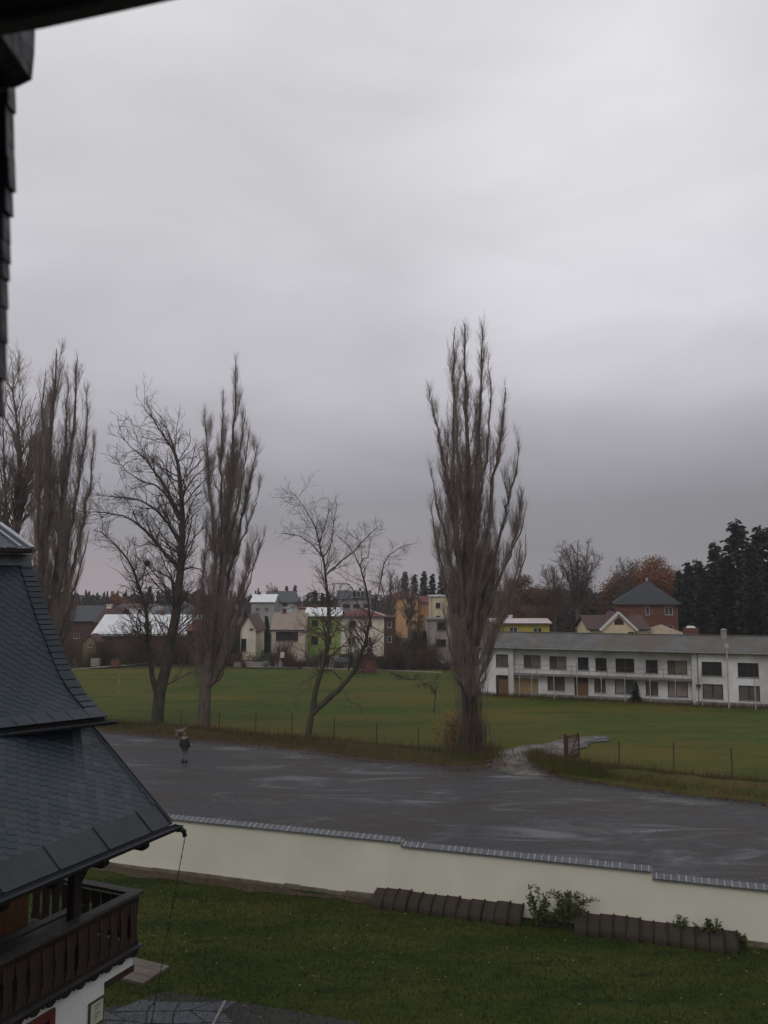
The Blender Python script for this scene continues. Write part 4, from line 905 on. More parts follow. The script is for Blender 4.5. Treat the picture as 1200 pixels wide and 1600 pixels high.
# conifers
def conifer_mesh(name, seed, ht=20, w=6.5, lay=64, m=None):
    g = np.random.default_rng(seed); Q = []
    z = ht * .06; layers = []
    while z < ht * .985:
        f = z / ht; rad = w / 2 * (1 - f) ** .8 * g.uniform(.55, 1.12) + .15; nb_ = int(5 + 7 * (1 - f))
        for k in range(nb_):
            az = g.uniform(0, 2 * np.pi); L_ = rad * g.uniform(.45, 1.25); zj = z + g.normal() * .28; d = np.array([math.cos(az), math.sin(az), 0]); sd_ = np.array([-d[1], d[0], 0]); ns = max(3, int(L_ / .33))
            for j in range(ns):
                s = (j + .5) / ns; p = np.array([0, 0, zj]) + d * L_ * s + np.array([0, 0, .25 * L_ * s - .62 * L_ * s * s]); hw = .38 * (1 - .6 * s) * (.5 + .5 * (1 - f)) + .08
                for sg in (-1, 1):
                    q = p + g.normal(size=3) * .13; t = q + sd_ * sg * hw * 1.3 + d * .28 + np.array([0, 0, -.20 - .15 * g.random()])
                    Q.append([q - d * .12, q + d * .18, t + d * .06, t - d * .10 - np.array([0, 0, .12])])
        z += ht / lay * g.uniform(.7, 1.2)
    # leader tip
    V = np.array(Q).reshape(-1, 3); n = len(V) // 4
    me_o = np_mesh('crown', V, np.arange(4 * n).reshape(n, 4), m)
    T = MB(); T.tube([(0, 0, -.5), (0, 0, ht * .5), (.02, 0, ht * .97), (0, 0, ht * 1.02)], [ht * .014, ht * .009, .05, .02], 7); t_o = T.build('trunk', M_barkP)
    return me_o, t_o
protos = [conifer_mesh('c', s, 20, w, 60, m) for s, w, m in ((1, 7.0, M_ever), (2, 5.6, M_ever), (3, 6.4, M_ever2))]
for a, b in protos: COL.objects.unlink(a); COL.objects.unlink(b)
def conifer(px, ptop, Y, label, k=0, group=None, wk=1.0, name='spruce_tree'):
    p = at(px, Y, -.3); root = empty(name, p, label, 'tree', group, rz=random.uniform(0, 6)); s = (zat(ptop, Y) - p.z) / 20.2
    root.scale = (s * wk, s * wk, s)
    for o in protos[k]: c = o.copy(); COL.objects.link(c); c.parent = root
    return root
GR = 'dark spruces at the right'
for i, (px, pt, Y, k, lab) in enumerate([
    (1158, 811, 112, 0, 'tallest dark spruce at the right, pointed top high above the long roof'),
    (1122, 846, 116, 1, 'narrow dark spruce with a thin spire left of the tallest spruce'),
    (1080, 878, 124, 1, 'small pointed spruce nearest to the right side of the brick house'),
    (1093, 872, 130, 2, 'greener slim conifer squeezed between two small spruces'),
    (1066, 888, 132, 2, 'greenish young conifer behind the corner of the brick house'),
    (1104, 884, 112, 0, 'short broad spruce in front of the narrow spire'),
    (1140, 862, 106, 0, 'broad spruce standing just in front of the tallest one'),
    (1196, 822, 104, 0, 'dark spruce at the right edge of the view, leaning crown cut by the frame'),
    (1180, 845, 100, 2, 'lower spruce between the tallest one and the right edge'),
    (1222, 830, 110, 1, 'spruce mostly outside the right edge of the view')]):
    conifer(px, pt, Y, lab, k, GR, 1.75 if k == 0 else 1.45)
for i, (px, pt, Y, lab) in enumerate([(633, 893, 190, 'spruce with the widest crown left in the dark clump above the orange house'), (648, 897, 195, 'spruce second from the left in the clump above the orange house'), (663, 892, 190, 'pointed spruce in the middle of the clump above the orange house'),
    (676, 896, 196, 'dark spruce left beside the edge of the tall poplar'), (690, 898, 192, 'dark spruce half hidden behind the tall poplar'), (704, 902, 200, 'spruce hidden deep behind the twigs of the tall poplar')]):
    conifer(px, pt, Y, lab, i % 2, 'spruces above the orange house', 1.3)
for i, (px, pt, Y, lab) in enumerate([(447, 915, 260, 'small spruce on the skyline above the slate roofed white house'), (460, 913, 255, 'round topped conifer behind the gable of the white house'), (492, 922, 200, 'dark conifer left of the grey apartment block'), (503, 926, 190, 'second dark conifer beside the grey apartment block'), (512, 922, 205, 'conifer touching the left wall of the grey apartment block'),
    (416, 962, 140, 'very small dark conifer in the garden under the grey wall'), (232, 915, 220, 'dark spruce behind the dark grey roof at the left'), (246, 921, 215, 'second dark spruce behind the dark grey roof at the left'), (262, 917, 225, 'third dark spruce behind the dark grey roof at the left'), (286, 921, 220, 'dark spruce just right of the wide bare tree trunk on the skyline'), (300, 924, 215, 'low dark spruce behind the maroon roofed house'),
    (664, 985, 120, 'dark evergreen beside the grey concrete house')]):
    conifer(px, pt, Y, lab, (i + 1) % 3, None, 1.35)
# the distant woods on the skyline: one mass
def woods(name, label, spans, seed, m):
    g = np.random.default_rng(seed); parts = []
    for (x0, x1, ptop, Y, cnt, kind) in spans:
        for i in range(cnt):
            px = g.uniform(x0, x1); Yy = Y * g.uniform(.95, 1.1); p = at(px, Yy, -.5); pt = ptop + g.normal() * 3.5; H = zat(pt, Yy) - p.z; w = H * (.33 if kind else .7)
            n = 700 if Y < 200 else 420; f = g.uniform(0, 1, n) ** .8
            if kind: rad = w / 2 * (1 - f) * 1.15
            else: rad = w / 2 * np.sqrt(np.clip(1 - (2 * f - 1.0) ** 2, .05, 1))
            az = g.uniform(0, 2 * np.pi, n); rr = rad * g.uniform(.5, 1.05, n); P = np.stack([rr * np.cos(az), rr * np.sin(az), f * H], 1) + np.array([p.x, p.y, p.z])
            a = nrm(g.normal(size=(n, 3)) * np.array([1, 1, .5])); b = nrm(np.cross(a, g.normal(size=(n, 3)))); s = H * (.022 if Y < 200 else .035) * g.uniform(.6, 1.3, (n, 1))
            parts.append(np.stack([P - a * s, P - b * s, P + a * s, P + b * s], 1).reshape(-1, 3))
    V = np.concatenate(parts); n = len(V) // 4; o = np_mesh(name, V, np.arange(4 * n).reshape(n, 4), m); tag(o, label, 'woods', kind='stuff')
M_wood1 = mat('far_spruce', (.022,.027,.022), (.014,.018,.016), .3, .9, spec=.1)
M_wood2 = mat('far_bare_wood', (.060,.043,.034), (.036,.028,.024), .3, .9, spec=.1, c3=(.035,.030,.022), scale3=.06)
woods('woods', 'distant dark conifer wood along the skyline', [(90, 440, 927, 330, 110, 1), (430, 640, 932, 330, 60, 1), (820, 1010, 930, 260, 60, 1), (1000, 1260, 925, 200, 60, 1), (1066, 1290, 892, 138, 46, 1), (-400, 90, 930, 330, 60, 1), (1200, 1700, 915, 300, 70, 1)], 3, M_wood1)
woods('woods', 'brown leafless wood on the skyline behind the houses', [(60, 420, 933, 280, 90, 0), (480, 640, 935, 280, 40, 0), (780, 980, 925, 190, 60, 0), (820, 960, 945, 150, 34, 0), (1060, 1230, 912, 150, 60, 0), (-400, 60, 936, 280, 60, 0)], 4, M_wood2)

# ------------------------------------------------------------------ houses
M_glass = mat('window_pane', (.030,.032,.036), (.055,.058,.062), 1.5, .12, spec=.6)
M_glassd = mat('dark_pane', (.016,.016,.018), (.030,.028,.028), 1.2, .25, spec=.4)
M_wframe = mat('white_frame', (.55,.55,.53), rough=.6)
M_dframe = mat('dark_frame', (.055,.042,.035), (.03,.025,.02), 4, .7)
def vary(c, f): return tuple(x * f for x in c)
def wallm(name, c, dirt=.75, sc=.8): return mat(name, c, vary(c, .86), sc, .92, .3, 6, c3=vary(c, dirt), scale3=.35, spec=.12)
def roofm(name, c, rough=.7, stretch=(6, 1, 1)): return mat(name, c, vary(c, .6), 1.0, rough, .6, 6, stretch=stretch, c3=vary(c, .75), scale3=.5)
M_gutter = mat('gutter_metal', (.20,.20,.20), (.12,.115,.11), 2, .6)
class Frame:
    """local frame of an upright facade: x along it, y away from the camera"""
    def __init__(s, origin, yaw): s.o = Vector((origin.x, origin.y, 0)); s.u = Vector((math.cos(yaw), math.sin(yaw), 0)); s.n = Vector((-math.sin(yaw), math.cos(yaw), 0)); s.yaw = yaw
    def L(s, px, py, off=0):
        d = ray(px, py); c = Vector((0, 0, CH)); t = (off - (c - s.o).dot(s.n)) / d.dot(s.n); q = c + d * t; return (q - s.o).dot(s.u), q.z
    def S(s, px, py, xoff=0):   # ray with the side plane local x = xoff
        d = ray(px, py); c = Vector((0, 0, CH)); t = (xoff - (c - s.o).dot(s.u)) / d.dot(s.u); q = c + d * t; return (q - s.o).dot(s.n), q.z
def wall_open(mb, x0, x1, z0, z1, ops, y=0, dep=.22, flip=False, T=lambda x, y, z: (x, y, z)):
    """front face of a wall with real openings and reveals; T maps (along, into, up) to local coordinates"""
    xs_ = sorted(set([x0, x1] + [max(x0, min(x1, v)) for o in ops for v in (o[0], o[2])])); zs_ = sorted(set([z0, z1] + [max(z0, min(z1, v)) for o in ops for v in (o[1], o[3])]))
    for a, b in zip(xs_, xs_[1:]):
        for c, d in zip(zs_, zs_[1:]):
            mx_, mz = (a + b) / 2, (c + d) / 2
            if any(o[0] < mx_ < o[2] and o[1] < mz < o[3] for o in ops): continue
            if b - a < 1e-4 or d - c < 1e-4: continue
            mb.quad(T(a, y, c), T(b, y, c), T(b, y, d), T(a, y, d))
    for (a, c, b, d) in [o[:4] for o in ops]:
        mb.quad(T(a, y, c), T(b, y, c), T(b, y + dep, c), T(a, y + dep, c)); mb.quad(T(a, y, d), T(a, y + dep, d), T(b, y + dep, d), T(b, y, d))
        mb.quad(T(a, y, c), T(a, y + dep, c), T(a, y + dep, d), T(a, y, d)); mb.quad(T(b, y, c), T(b, y, d), T(b, y + dep, d), T(b, y + dep, c))
def bx(mb, T, x0, y0, z0, x1, y1, z1):
    a = [T(x0,y0,z0),T(x1,y0,z0),T(x1,y1,z0),T(x0,y1,z0),T(x0,y0,z1),T(x1,y0,z1),T(x1,y1,z1),T(x0,y1,z1)]
    for f in ((0,3,2,1),(4,5,6,7),(0,1,5,4),(1,2,6,5),(2,3,7,6),(3,0,4,7)): mb.quad(*[a[i] for i in f])
def window(o, parent, kind='w', y=0, dep=.22, T=lambda x, y, z: (x, y, z), splits=1, fw=.07):
    a, c, b, d = o[:4]; f = MB(); pm = {'w': (M_wframe, M_glass), 'd': (M_dframe, M_glassd), 'g': (M_dframe, M_glass)}.get(kind) or kind
    bx(f, T, a, y + .06, c, a + fw, y + dep - .01, d); bx(f, T, b - fw, y + .06, c, b, y + dep - .01, d); bx(f, T, a + fw, y + .06, c, b - fw, y + dep - .01, c + fw); bx(f, T, a + fw, y + .06, d - fw, b - fw, y + dep - .01, d)
    for k in range(1, splits + 1):
        if splits == 0: break
        m = a + (b - a) * k / (splits + 1); bx(f, T, m - fw * .45, y + .07, c + fw, m + fw * .45, y + dep - .02, d - fw)
    fo = f.build('window_frame', pm[0], parent); p = MB(); bx(p, T, a + fw * .5, y + dep - .06, c + fw * .5, b - fw * .5, y + dep + .02, d - fw * .5); p.build('pane', pm[1], fo); return fo
def roof_slab(mb, pts, th=.16): mb.prism([Vector(p) for p in pts], (0, 0, -th))
def house_block(name, label, x0, x1, ybase, yeave, Y, wallc, roofc, kind='gable_x', yridge=None, dep=9, yaw=0, wins=(), wk='w', rside=(), lside=(), over=.35, cat='house', chim=(), group=None, ridge_inset=.0, splits=1, hipin=None, apex=None):
    o = D(x0, ybase, Y); fr = Frame(o, yaw); W = fr.L(x1, ybase)[0]; ze = fr.L((x0 + x1) / 2, yeave)[1]; zb = min(zt(o.x, Y), o.z) - .8
    root = empty(name, (o.x, o.y, zb), label, cat, group, rz=yaw); Z = lambda z: z - zb; w = MB()
    ops = []
    for q in wins:
        xa, za = fr.L(q[0], q[3]); xb, zc = fr.L(q[2], q[1]); ops.append((max(.1, xa), Z(za), min(W - .1, xb), Z(zc)))
    H = Z(ze); wall_open(w, 0, W, 0, H, ops)
    TR = lambda x, y, z: (W - y, x, z); TLf = lambda x, y, z: (y, x, z); ro = []; lo = []
    for q in rside:
        ya, za = fr.S(q[0], q[3], W); yb, zc = fr.S(q[2], q[1], W); ro.append((max(.1, ya), Z(za), min(dep - .1, yb), Z(zc)))
    for q in lside:
        ya, za = fr.S(q[2], q[3], 0); yb, zc = fr.S(q[0], q[1], 0); lo.append((max(.1, ya), Z(za), min(dep - .1, yb), Z(zc)))
    wall_open(w, 0, dep, 0, H, ro, T=TR); wall_open(w, 0, dep, 0, H, lo, T=TLf); w.quad((0, dep, 0), (W, dep, 0), (W, dep, H), (0, dep, H))
    rf = MB(); e = over; zr = None
    if yridge is not None: zr = Z(zat(yridge, fr.o.y + dep / 2 * math.cos(yaw) + W / 2 * math.sin(yaw))) if kind != 'gable_y' else Z(fr.L((x0 + x1) / 2, yridge)[1])
    if kind == 'gable_x':
        s = (zr - H) / (dep / 2); zl = H - e * s
        for xg in (0, W): w.quad((xg, 0, H), (xg, dep, H), (xg, dep / 2, zr - .16))
        roof_slab(rf, [(-e, -e, zl + .1), (W + e, -e, zl + .1), (W + e, dep / 2, zr + .1), (-e, dep / 2, zr + .1)]); roof_slab(rf, [(-e, dep + e, zl + .1), (W + e, dep + e, zl + .1), (W + e, dep / 2 + .002, zr + .1), (-e, dep / 2 + .002, zr + .1)])
    elif kind == 'gable_y':
        s = (zr - H) / (W / 2); zl = H - e * s
        for yg in (0, dep): w.quad((0, yg, H), (W, yg, H), (W / 2, yg, zr - .16))
        roof_slab(rf, [(-e, -e, zl + .1), (-e, dep + e, zl + .1), (W / 2, dep + e, zr + .1), (W / 2, -e, zr + .1)]); roof_slab(rf, [(W + e, -e, zl + .1), (W + e, dep + e, zl + .1), (W / 2 + .002, dep + e, zr + .1), (W / 2 + .002, -e, zr + .1)])
    elif kind == 'hip':
        hi = hipin if hipin is not None else min(W, dep) / 2; A = [(-e, -e, H), (W + e, -e, H), (W + e, dep + e, H), (-e, dep + e, H)]; ax = fr.L(apex, 920, dep / 2)[0] if apex else W / 2; R1 = (min(hi, ax), dep / 2, zr); R2 = (max(W - hi, ax), dep / 2, zr)
        up = (0, 0, .12); q = lambda p: (p[0], p[1], p[2] + .12)
        if R2[0] - R1[0] < .05: c_ = (ax, dep / 2, zr); [rf.quad(q(A[i]), q(A[(i + 1) % 4]), q(c_)) for i in range(4)]
        else: rf.quad(q(A[0]), q(A[1]), q(R2), q(R1)); rf.quad(q(A[1]), q(A[2]), q(R2)); rf.quad(q(A[2]), q(A[3]), q(R1), q(R2)); rf.quad(q(A[3]), q(A[0]), q(R1))
        for i in range(4): rf.quad(A[i], A[(i + 1) % 4], q(A[(i + 1) % 4]), q(A[i]))
        rf.quad(*A[::-1])
    elif kind == 'shed':   # rises away from the camera
        zr = Z(zat(yridge, fr.o.y + dep)); s = (zr - H) / dep
        for xg in (0, W): w.quad((xg, 0, H), (xg, dep, H), (xg, dep, zr - .12))
        w.quad((0, dep, H), (W, dep, H), (W, dep, zr - .12), (0, dep, zr - .12))
        roof_slab(rf, [(-e, -e, H + .08 - e * s), (W + e, -e, H + .08 - e * s), (W + e, dep + e, zr + .08 + e * s), (-e, dep + e, zr + .08 + e * s)])
    else:
        rf.box(-e, -e, H + .002, W + e, dep + e, H + .25)
    w.build('wall', wallc, root); ro_ = rf.build('roof', roofc, root)
    for i, op in enumerate(ops): window(op, root, (wins[i][4] if len(wins[i]) > 4 else wk), splits=(0 if op[2] - op[0] < .8 else splits))
    for i, op in enumerate(ro): window(op, root, (rside[i][4] if len(rside[i]) > 4 else wk), T=TR, splits=0)
    for i, op in enumerate(lo): window(op, root, (lside[i][4] if len(lside[i]) > 4 else wk), T=TLf, splits=0)
    k = MB(); k.box(-e, -e - .13, H - .06, W + e, -e - .02, H + .05)
    if kind in ('gable_x', 'hip', 'shed'): k.build('gutter', M_gutter, ro_)
    k = MB(); k.tube([(.12, -.07, 0), (.12, -.07, H - .02)], .05, 6); k.build('downpipe', M_gutter, root)
    for op in ops: k = MB(); k.box(op[0] - .08, -.10, op[1] - .08, op[2] + .08, .05, op[1] - .006); k.build('window_sill', M_gutter, root)
    if kind == 'gable_x' and not chim and W > 4: chim = [((x0 + x1) / 2 + (x1 - x0) * random.uniform(-.3, .3), yridge - 4.5 * 160 / Y, yridge + 1, .6, M_chim)]
    for (px, pt, pb, wd, m) in chim:
        yo = dep * .5; x, zt_ = fr.L(px, pt, yo); _, z0 = fr.L(px, pb, yo); c = MB(); c.box(x - wd / 2, yo - wd / 2, Z(z0) - 1.2, x + wd / 2, yo + wd / 2, Z(zt_)); c.box(x - wd / 2 - .06, yo - wd / 2 - .06, Z(zt_) + .002, x + wd / 2 + .06, yo + wd / 2 + .06, Z(zt_) + .10); c.build('chimney', m, ro_)
    return root, fr, W, H, zb
M_brickr = mat('red_brick', (.20,.075,.045), (.13,.050,.034), 1.5, .9, .4, 12, c3=(.16,.085,.06), scale3=.6)
M_chim = mat('chimney_brick', (.16,.07,.05), (.10,.05,.04), 4, .9)
W_green = wallm('green_render', (.300,.400,.110)); W_cream = wallm('cream_render', (.74,.69,.55)); W_white = wallm('white_render', (.70,.69,.68)); W_beige = wallm('beige_render', (.60,.50,.40)); W_orange = wallm('orange_render', (.62,.36,.19))
W_grey = wallm('grey_render', (.36,.35,.345)); W_conc = wallm('concrete_render', (.36,.325,.30), .6); W_maroon = wallm('maroon_wall', (.105,.062,.052)); W_yellow = wallm('yellow_render', (.46,.38,.075)); W_brown = wallm('brown_wall', (.10,.06,.045)); W_sand = wallm('sand_render', (.72,.60,.40))
R_red = roofm('red_roof', (.165,.040,.034)); R_white = mat('light_metal_roof', (.68,.69,.71), (.56,.57,.60), .5, .45, .2, 3, stretch=(3,1,1)); R_slate = roofm('slate_roof', (.070,.080,.090)); R_maroon = roofm('maroon_roof', (.075,.034,.032)); R_pink = mat('pale_red_roof', (.52,.44,.45), (.42,.35,.36), .6, .6)
R_grey = roofm('grey_roof', (.12,.12,.125)); R_dark = roofm('dark_roof', (.040,.044,.055)); R_brown = roofm('brown_roof', (.11,.055,.045)); R_sand = roofm('sand_roof', (.34,.27,.18)); R_beige = roofm('beige_roof', (.32,.26,.21))
bluish = mat('blue_green_door', (.05,.12,.09), rough=.6)
# -- middle group
house_block('apartment_house', 'bright green two storey house with a pale metal roof next to the cream house', 477, 531, 1024, 963, 128, W_green, R_white, 'gable_x', 950, 9, 0, [(487,969,497,979),(508,969,518,979),(486,994,497,1007),(507,994,518,1007)], 'd', over=.3)
r_, fr_, W_, H_, zb_ = house_block('apartment_house', 'cream two storey house with a dark red hipped roof right of the green house', 531, 600, 1027, 964, 127.5, W_cream, R_red, 'hip', 951, 9.5, 0, [(545,970,556,981),(575,970,582,981,'w'),(543,996,556,1008,'w'),(570,996,581,1010,'w')], 'd', over=.3, hipin=3.4)
k = MB()   # ivy-brown side annexe with a white pipe
an = house_block('annexe', 'narrow dark brown ivy covered annexe at the right side of the cream house', 600.5, 618, 1028, 966, 128, W_brown, R_brown, 'flat', None, 7, 0, [(605,972,612,981),(605,994,612,1004)], 'w', over=.1, cat='annexe')
rg = MB(); rg.bar((W_ - 3.0, 3.6, H_ + 1.20), (W_ + .15, -.15, H_ + .22), .18, .10); rg.build('ridge_cap', M_wframe, r_)
house_block('gabled_house', 'beige house with broad front roof and long dark window left of the green house', 423, 476, 1024, 984, 124, W_beige, R_beige, 'gable_x', 958, 8, 0, [(431,987,466,1001)], 'd', splits=3, over=.15, rside=())
house_block('flat_roofed_house', 'small flat roofed beige house just above the beige roof', 466, 500, 990, 952, 150, W_beige, R_red, 'flat', None, 8, 0, [(470,960,478,968)], 'd', over=.1)
house_block('detached_house', 'white house with a blue grey slate roof and a chimney on the skyline', 423, 466, 975, 941, 190, W_white, R_slate, 'gable_x', 924, 13, R(14), [(428,942,435,948),(441,942,449,947)], 'd', rside=[(468,940,472,949,'d')], chim=[(431, 922, 930, .8, M_chim)])
house_block('detached_house', 'grey walled house with a rusty white metal roof left of the slate roofed house', 391, 428, 985, 941, 182, W_grey, R_white, 'gable_x', 929, 10, 0, [(399,950,406,955),(413,950,420,955)], 'w', over=.2)
house_block('apartment_house', 'grey modern apartment block with a pale mansard roof between the trees', 526, 578, 975, 936, 185, W_grey, R_slate, 'gable_x', 923, 12, 0, [(535,944,547,950),(552,944,562,950),(568,944,575,950)], 'd', over=.2, splits=2)
db = MB(); p_ = D(550, 934, 184.5); q_ = D(570, 923, 184.5); db.box(0, 0, 0, q_.x - p_.x, 4, q_.z - p_.z); dq = empty('roof_storey', p_, 'glazed dark attic storey standing out of the pale mansard roof', 'attic'); db.build('attic_wall', W_grey, dq); 
for i in range(3): f_ = MB(); wq = (q_.x - p_.x) / 3; f_.box(i * wq + .1, -.05, .2, (i + 1) * wq - .1, -.01, q_.z - p_.z - .25); f_.build('window', M_glass, dq)
house_block('orange_house', 'orange house with a red hipped roof in front of the dark spruces', 605, 653, 985, 933, 175, W_orange, R_red, 'hip', 923.5, 10, 0, [(613,937,620,945),(636,935,645,943),(614,951,620,958),(636,951,643,959),(634,969,643,976)], 'w', over=.5, hipin=5)
house_block('orange_house', 'lower orange wing with a red roof attached right of the orange house', 653.5, 671, 975, 941, 178, W_orange, R_red, 'gable_x', 932, 8, 0, [(656,944,660,947),(663,944,667,947)], 'w', over=.3)
house_block('cream_house', 'cream yellow house with a pale roof edge partly behind the tall poplar', 674, 716, 990, 932, 165, W_sand, R_white, 'flat', None, 9, 0, [(681,942,688,950),(681,962,688,970),(700,942,707,950)], 'd', over=.3)
house_block('concrete_house', 'grey unplastered concrete house left of the tall poplar', 669, 716, 1030, 970, 118, W_conc, R_grey, 'flat', None, 9, 0, [(683,972,697,985),(682,999,697,1011)], 'd', over=.15)
# -- left group
house_block('gabled_house', 'cream narrow gabled house with a dark garage at the left group', 375, 399, 1026, 982, 126, W_cream, R_brown, 'gable_y', 961, 9, 0, [(390,978,396,984),(374,998,385,1018)], 'd', over=.3, splits=0)
house_block('row_house', 'white walled house with a maroon roof behind the bare poplar', 310, 362, 985, 952, 175, W_white, R_maroon, 'gable_x', 935, 10, 0, [(316,954,323,960),(332,954,339,960),(348,954,355,960)], 'd')
house_block('row_house', 'long maroon roofed house in front of the white walled house', 300, 372, 1010, 975, 145, W_maroon, R_maroon, 'gable_x', 953, 9, 0, [(345,984,352,992)], 'd')
house_block('barn', 'long low building with a huge pale metal roof at the left', 146, 300, 1012, 991, 128, W_maroon, R_white, 'gable_x', 961, 12, 0, [(166,994,176,1001),(210,994,218,1001),(262,994,270,1001)], 'd', over=.4, splits=0)
house_block('barn', 'dark red gabled shed at the right end of the pale metal roof', 291, 322, 1022, 985, 124, W_maroon, R_red, 'gable_x', 968, 8, R(-6), [(299,996,308,1005)], 'd', over=.2)
house_block('row_house', 'leftmost dark grey roofed house with two skylights and red wall', 104, 147, 1010, 970, 138, W_maroon, R_slate, 'gable_x', 947, 10, 0, [(114,990,124,998)], 'w', over=.3)
house_block('row_house', 'narrow maroon roofed house between the grey roof and the pale metal roof', 147.5, 178, 1008, 972, 137, W_maroon, R_maroon, 'gable_x', 950, 10, 0, [], 'd', over=.2, chim=[(171, 945, 952, .8, W_cream)])
house_block('row_house', 'white walled house with a dark roof just above the pale metal roof', 182, 236, 985, 948, 160, W_white, R_maroon, 'gable_x', 944, 9, 0, [(196,952,202,957),(216,952,222,957)], 'd', over=.2)
house_block('row_house', 'house with a dark grey roof and skylight left of the wide bare tree', 238, 300, 985, 962, 158, W_grey, R_slate, 'hip', 941, 11, 0, [], 'd', over=.3, chim=[(259, 952, 960, .7, M_wframe)], hipin=2.5)
# -- right group
house_block('yellow_house', 'yellow house with a pale red roof above the long white building', 772, 859, 1005, 974, 112, W_yellow, R_pink, 'gable_x', 967, 8, R(-3), [(796,980,809,989),(833,981,847,990)], 'w', over=.35, rside=(), splits=1, chim=[(797, 962, 968, .6, M_wframe)])
r_, fr_, W_, H_, zb_ = house_block('gabled_house', 'cream house with maroon roof and white edged gable beyond the long roof', 922, 1012, 1010, 982, 100, W_sand, R_maroon, 'gable_x', 962, 9, R(-4), [(940,987,953,992),(981,988,995,993)], 'd', over=.4, splits=0)
# front gable of that house
g0 = fr_.L(941, 982, -1.2); g1 = fr_.L(992, 982, -1.2); gp = fr_.L(966, 958.5, -1.2); hw = (g1[0] - g0[0]) / 2; cx = (g0[0] + g1[0]) / 2; gz0 = g0[1] - zb_; gz1 = gp[1] - zb_
k = MB(); k.prism([(cx - hw, -1.2, gz0 - .02), (cx + hw, -1.2, gz0 - .02), (cx, -1.2, gz1)], (0, 4.6, 0)); k.box(cx - hw, -1.2, 0, cx + hw, -.004, gz0 - .022); gb_ = k.build('front_gable', W_sand, r_)
k = MB(); k.bar((cx - hw - .3, -1.35, gz0 - .25), (cx, -1.35, gz1 + .12), .30, .26); k.bar((cx + hw + .3, -1.35, gz0 - .25), (cx, -1.35, gz1 + .12), .30, .26); k.build('gable_trim', M_wframe, gb_)
k = MB(); roof_slab(k, [(cx - hw - .35, -1.3, gz0 - .15), (cx - hw - .35, 4, gz0 - .15), (cx, 4, gz1 + .22), (cx, -1.3, gz1 + .22)], .12); roof_slab(k, [(cx + hw + .35, -1.3, gz0 - .15), (cx + hw + .35, 4, gz0 - .15), (cx + .003, 4, gz1 + .22), (cx + .003, -1.3, gz1 + .22)], .12); k.build('gable_roof', R_maroon, r_)
a_ = fr_.L(960, 976, -1.2); b_ = fr_.L(974, 964, -1.2); k = MB(); xa, xb, za, zc = a_[0], b_[0], a_[1] - zb_, b_[1] - zb_; k.prism([(xa, -1.215, za), (xb, -1.215, za), (xb, -1.215, za + .45), ((xa + xb) / 2, -1.215, zc), (xa, -1.215, za + .45)], (0, -.03, 0)); k.build('gable_window', mat('maroon_glass', (.05,.018,.016), rough=.3), gb_)
for (xa, xb) in ((940, 953), (981, 995)):
    a_ = fr_.L(xa, 993, -1.2 if xa > 0 else 0); b_ = fr_.L(xb, 987.5, -1.2)
    if cx - hw < a_[0] < cx + hw - .5: k = MB(); k.box(a_[0], -1.24, a_[1] - zb_, min(b_[0], cx + hw - .1), -1.203, b_[1] - zb_); k.build('window', M_glassd, gb_)
house_block('brick_house', 'red brick two storey house with a dark pyramid roof', 964, 1061, 1003, 943.5, 118, M_brickr, R_dark, 'hip', 908, 9.5, R(-15), [(1009,948,1015,961),(1039,948,1051,961),(1043,977,1052,983)], 'w', over=.4, hipin=9, apex=1011, chim=[(1010.5, 904, 910, .22, M_wframe)])
house_block('garage', 'low hut with a sand coloured tent shaped roof right of the cream gabled house', 1022, 1072, 1005, 993, 98, W_sand, R_sand, 'hip', 977, 6, 0, [], 'd', over=.2, hipin=2.2, cat='hut')
cb = at(1080, 96, 0); cr_ = empty('brick_chimney', cb, 'dark brick chimney with a pale cap right of the sand coloured roof', 'chimney'); k = MB(); zc = zat(981, 96) - cb.z; k.box(-.75, -.5, -.5, .75, .5, zc); k.build('shaft', M_chim, cr_); k = MB(); k.prism([(-.5, -.4, zc + .002), (.5, -.4, zc + .002), (.3, -.2, zc + .22), (-.3, -.2, zc + .22)], (0, .6, 0)); k.build('cap', M_wframe, cr_)

# ------------------------------------------------------------------ the long abandoned white building
A0 = G(800, 1087); B0 = G(1200, 1106); yw = math.atan2(B0.y - A0.y, B0.x - A0.x); fb = Frame(A0, yw); zb = A0.z - .9
lb = empty('long_building', (A0.x, A0.y, zb), 'long abandoned two storey white building with boarded windows and an open gallery', 'building', rz=yw); Z = lambda z: z - zb
W_old = mat('old_whitewash', (.76,.76,.765), (.66,.655,.65), 1.2, .95, .4, 8, c3=(.50,.48,.455), scale3=.35, spec=.1)
W_damp = mat('damp_plinth', (.20,.19,.17), (.30,.29,.27), 2.5, .95, .4, 10)
ORI = (780, 980, 2.857)
def zz(q): return (ORI[0] + q[0] / ORI[2], ORI[1] + q[1] / ORI[2], ORI[0] + q[2] / ORI[2], ORI[1] + q[3] / ORI[2])
RC = .75
up_ = [((110,126,184,180),'b'),((225,131,299,185),'b'),((351,135,398,190),'d'),((430,138,479,194),'d'),((520,141,602,200),'d'),((655,147,707,204),'d'),((752,150,838,208),'b')]
lo_ = [((72,230,174,298),'p'),((216,222,292,280),'k'),((337,225,397,316),'door'),((425,233,474,290),'k'),((517,237,600,296),'h'),((655,244,708,303),'k'),((754,247,841,309),'c')]
ru_ = [((905,156,993,216),'d'),((1066,161,1157,222),'d'),((909,256,999,318),'k'),((1071,263,1163,325),'k')]
xW0 = fb.L(800, 1040)[0] + .15; xR = fb.L(1086, 1050)[0]; xEnd = 52.0; xL = fb.L(766, 1050, RC)[0] - 1.0
ze0 = fb.L(800, 1010)[1]; ze1 = fb.L(1190, 1024)[1]; ZE = Z((ze0 + ze1) / 2)
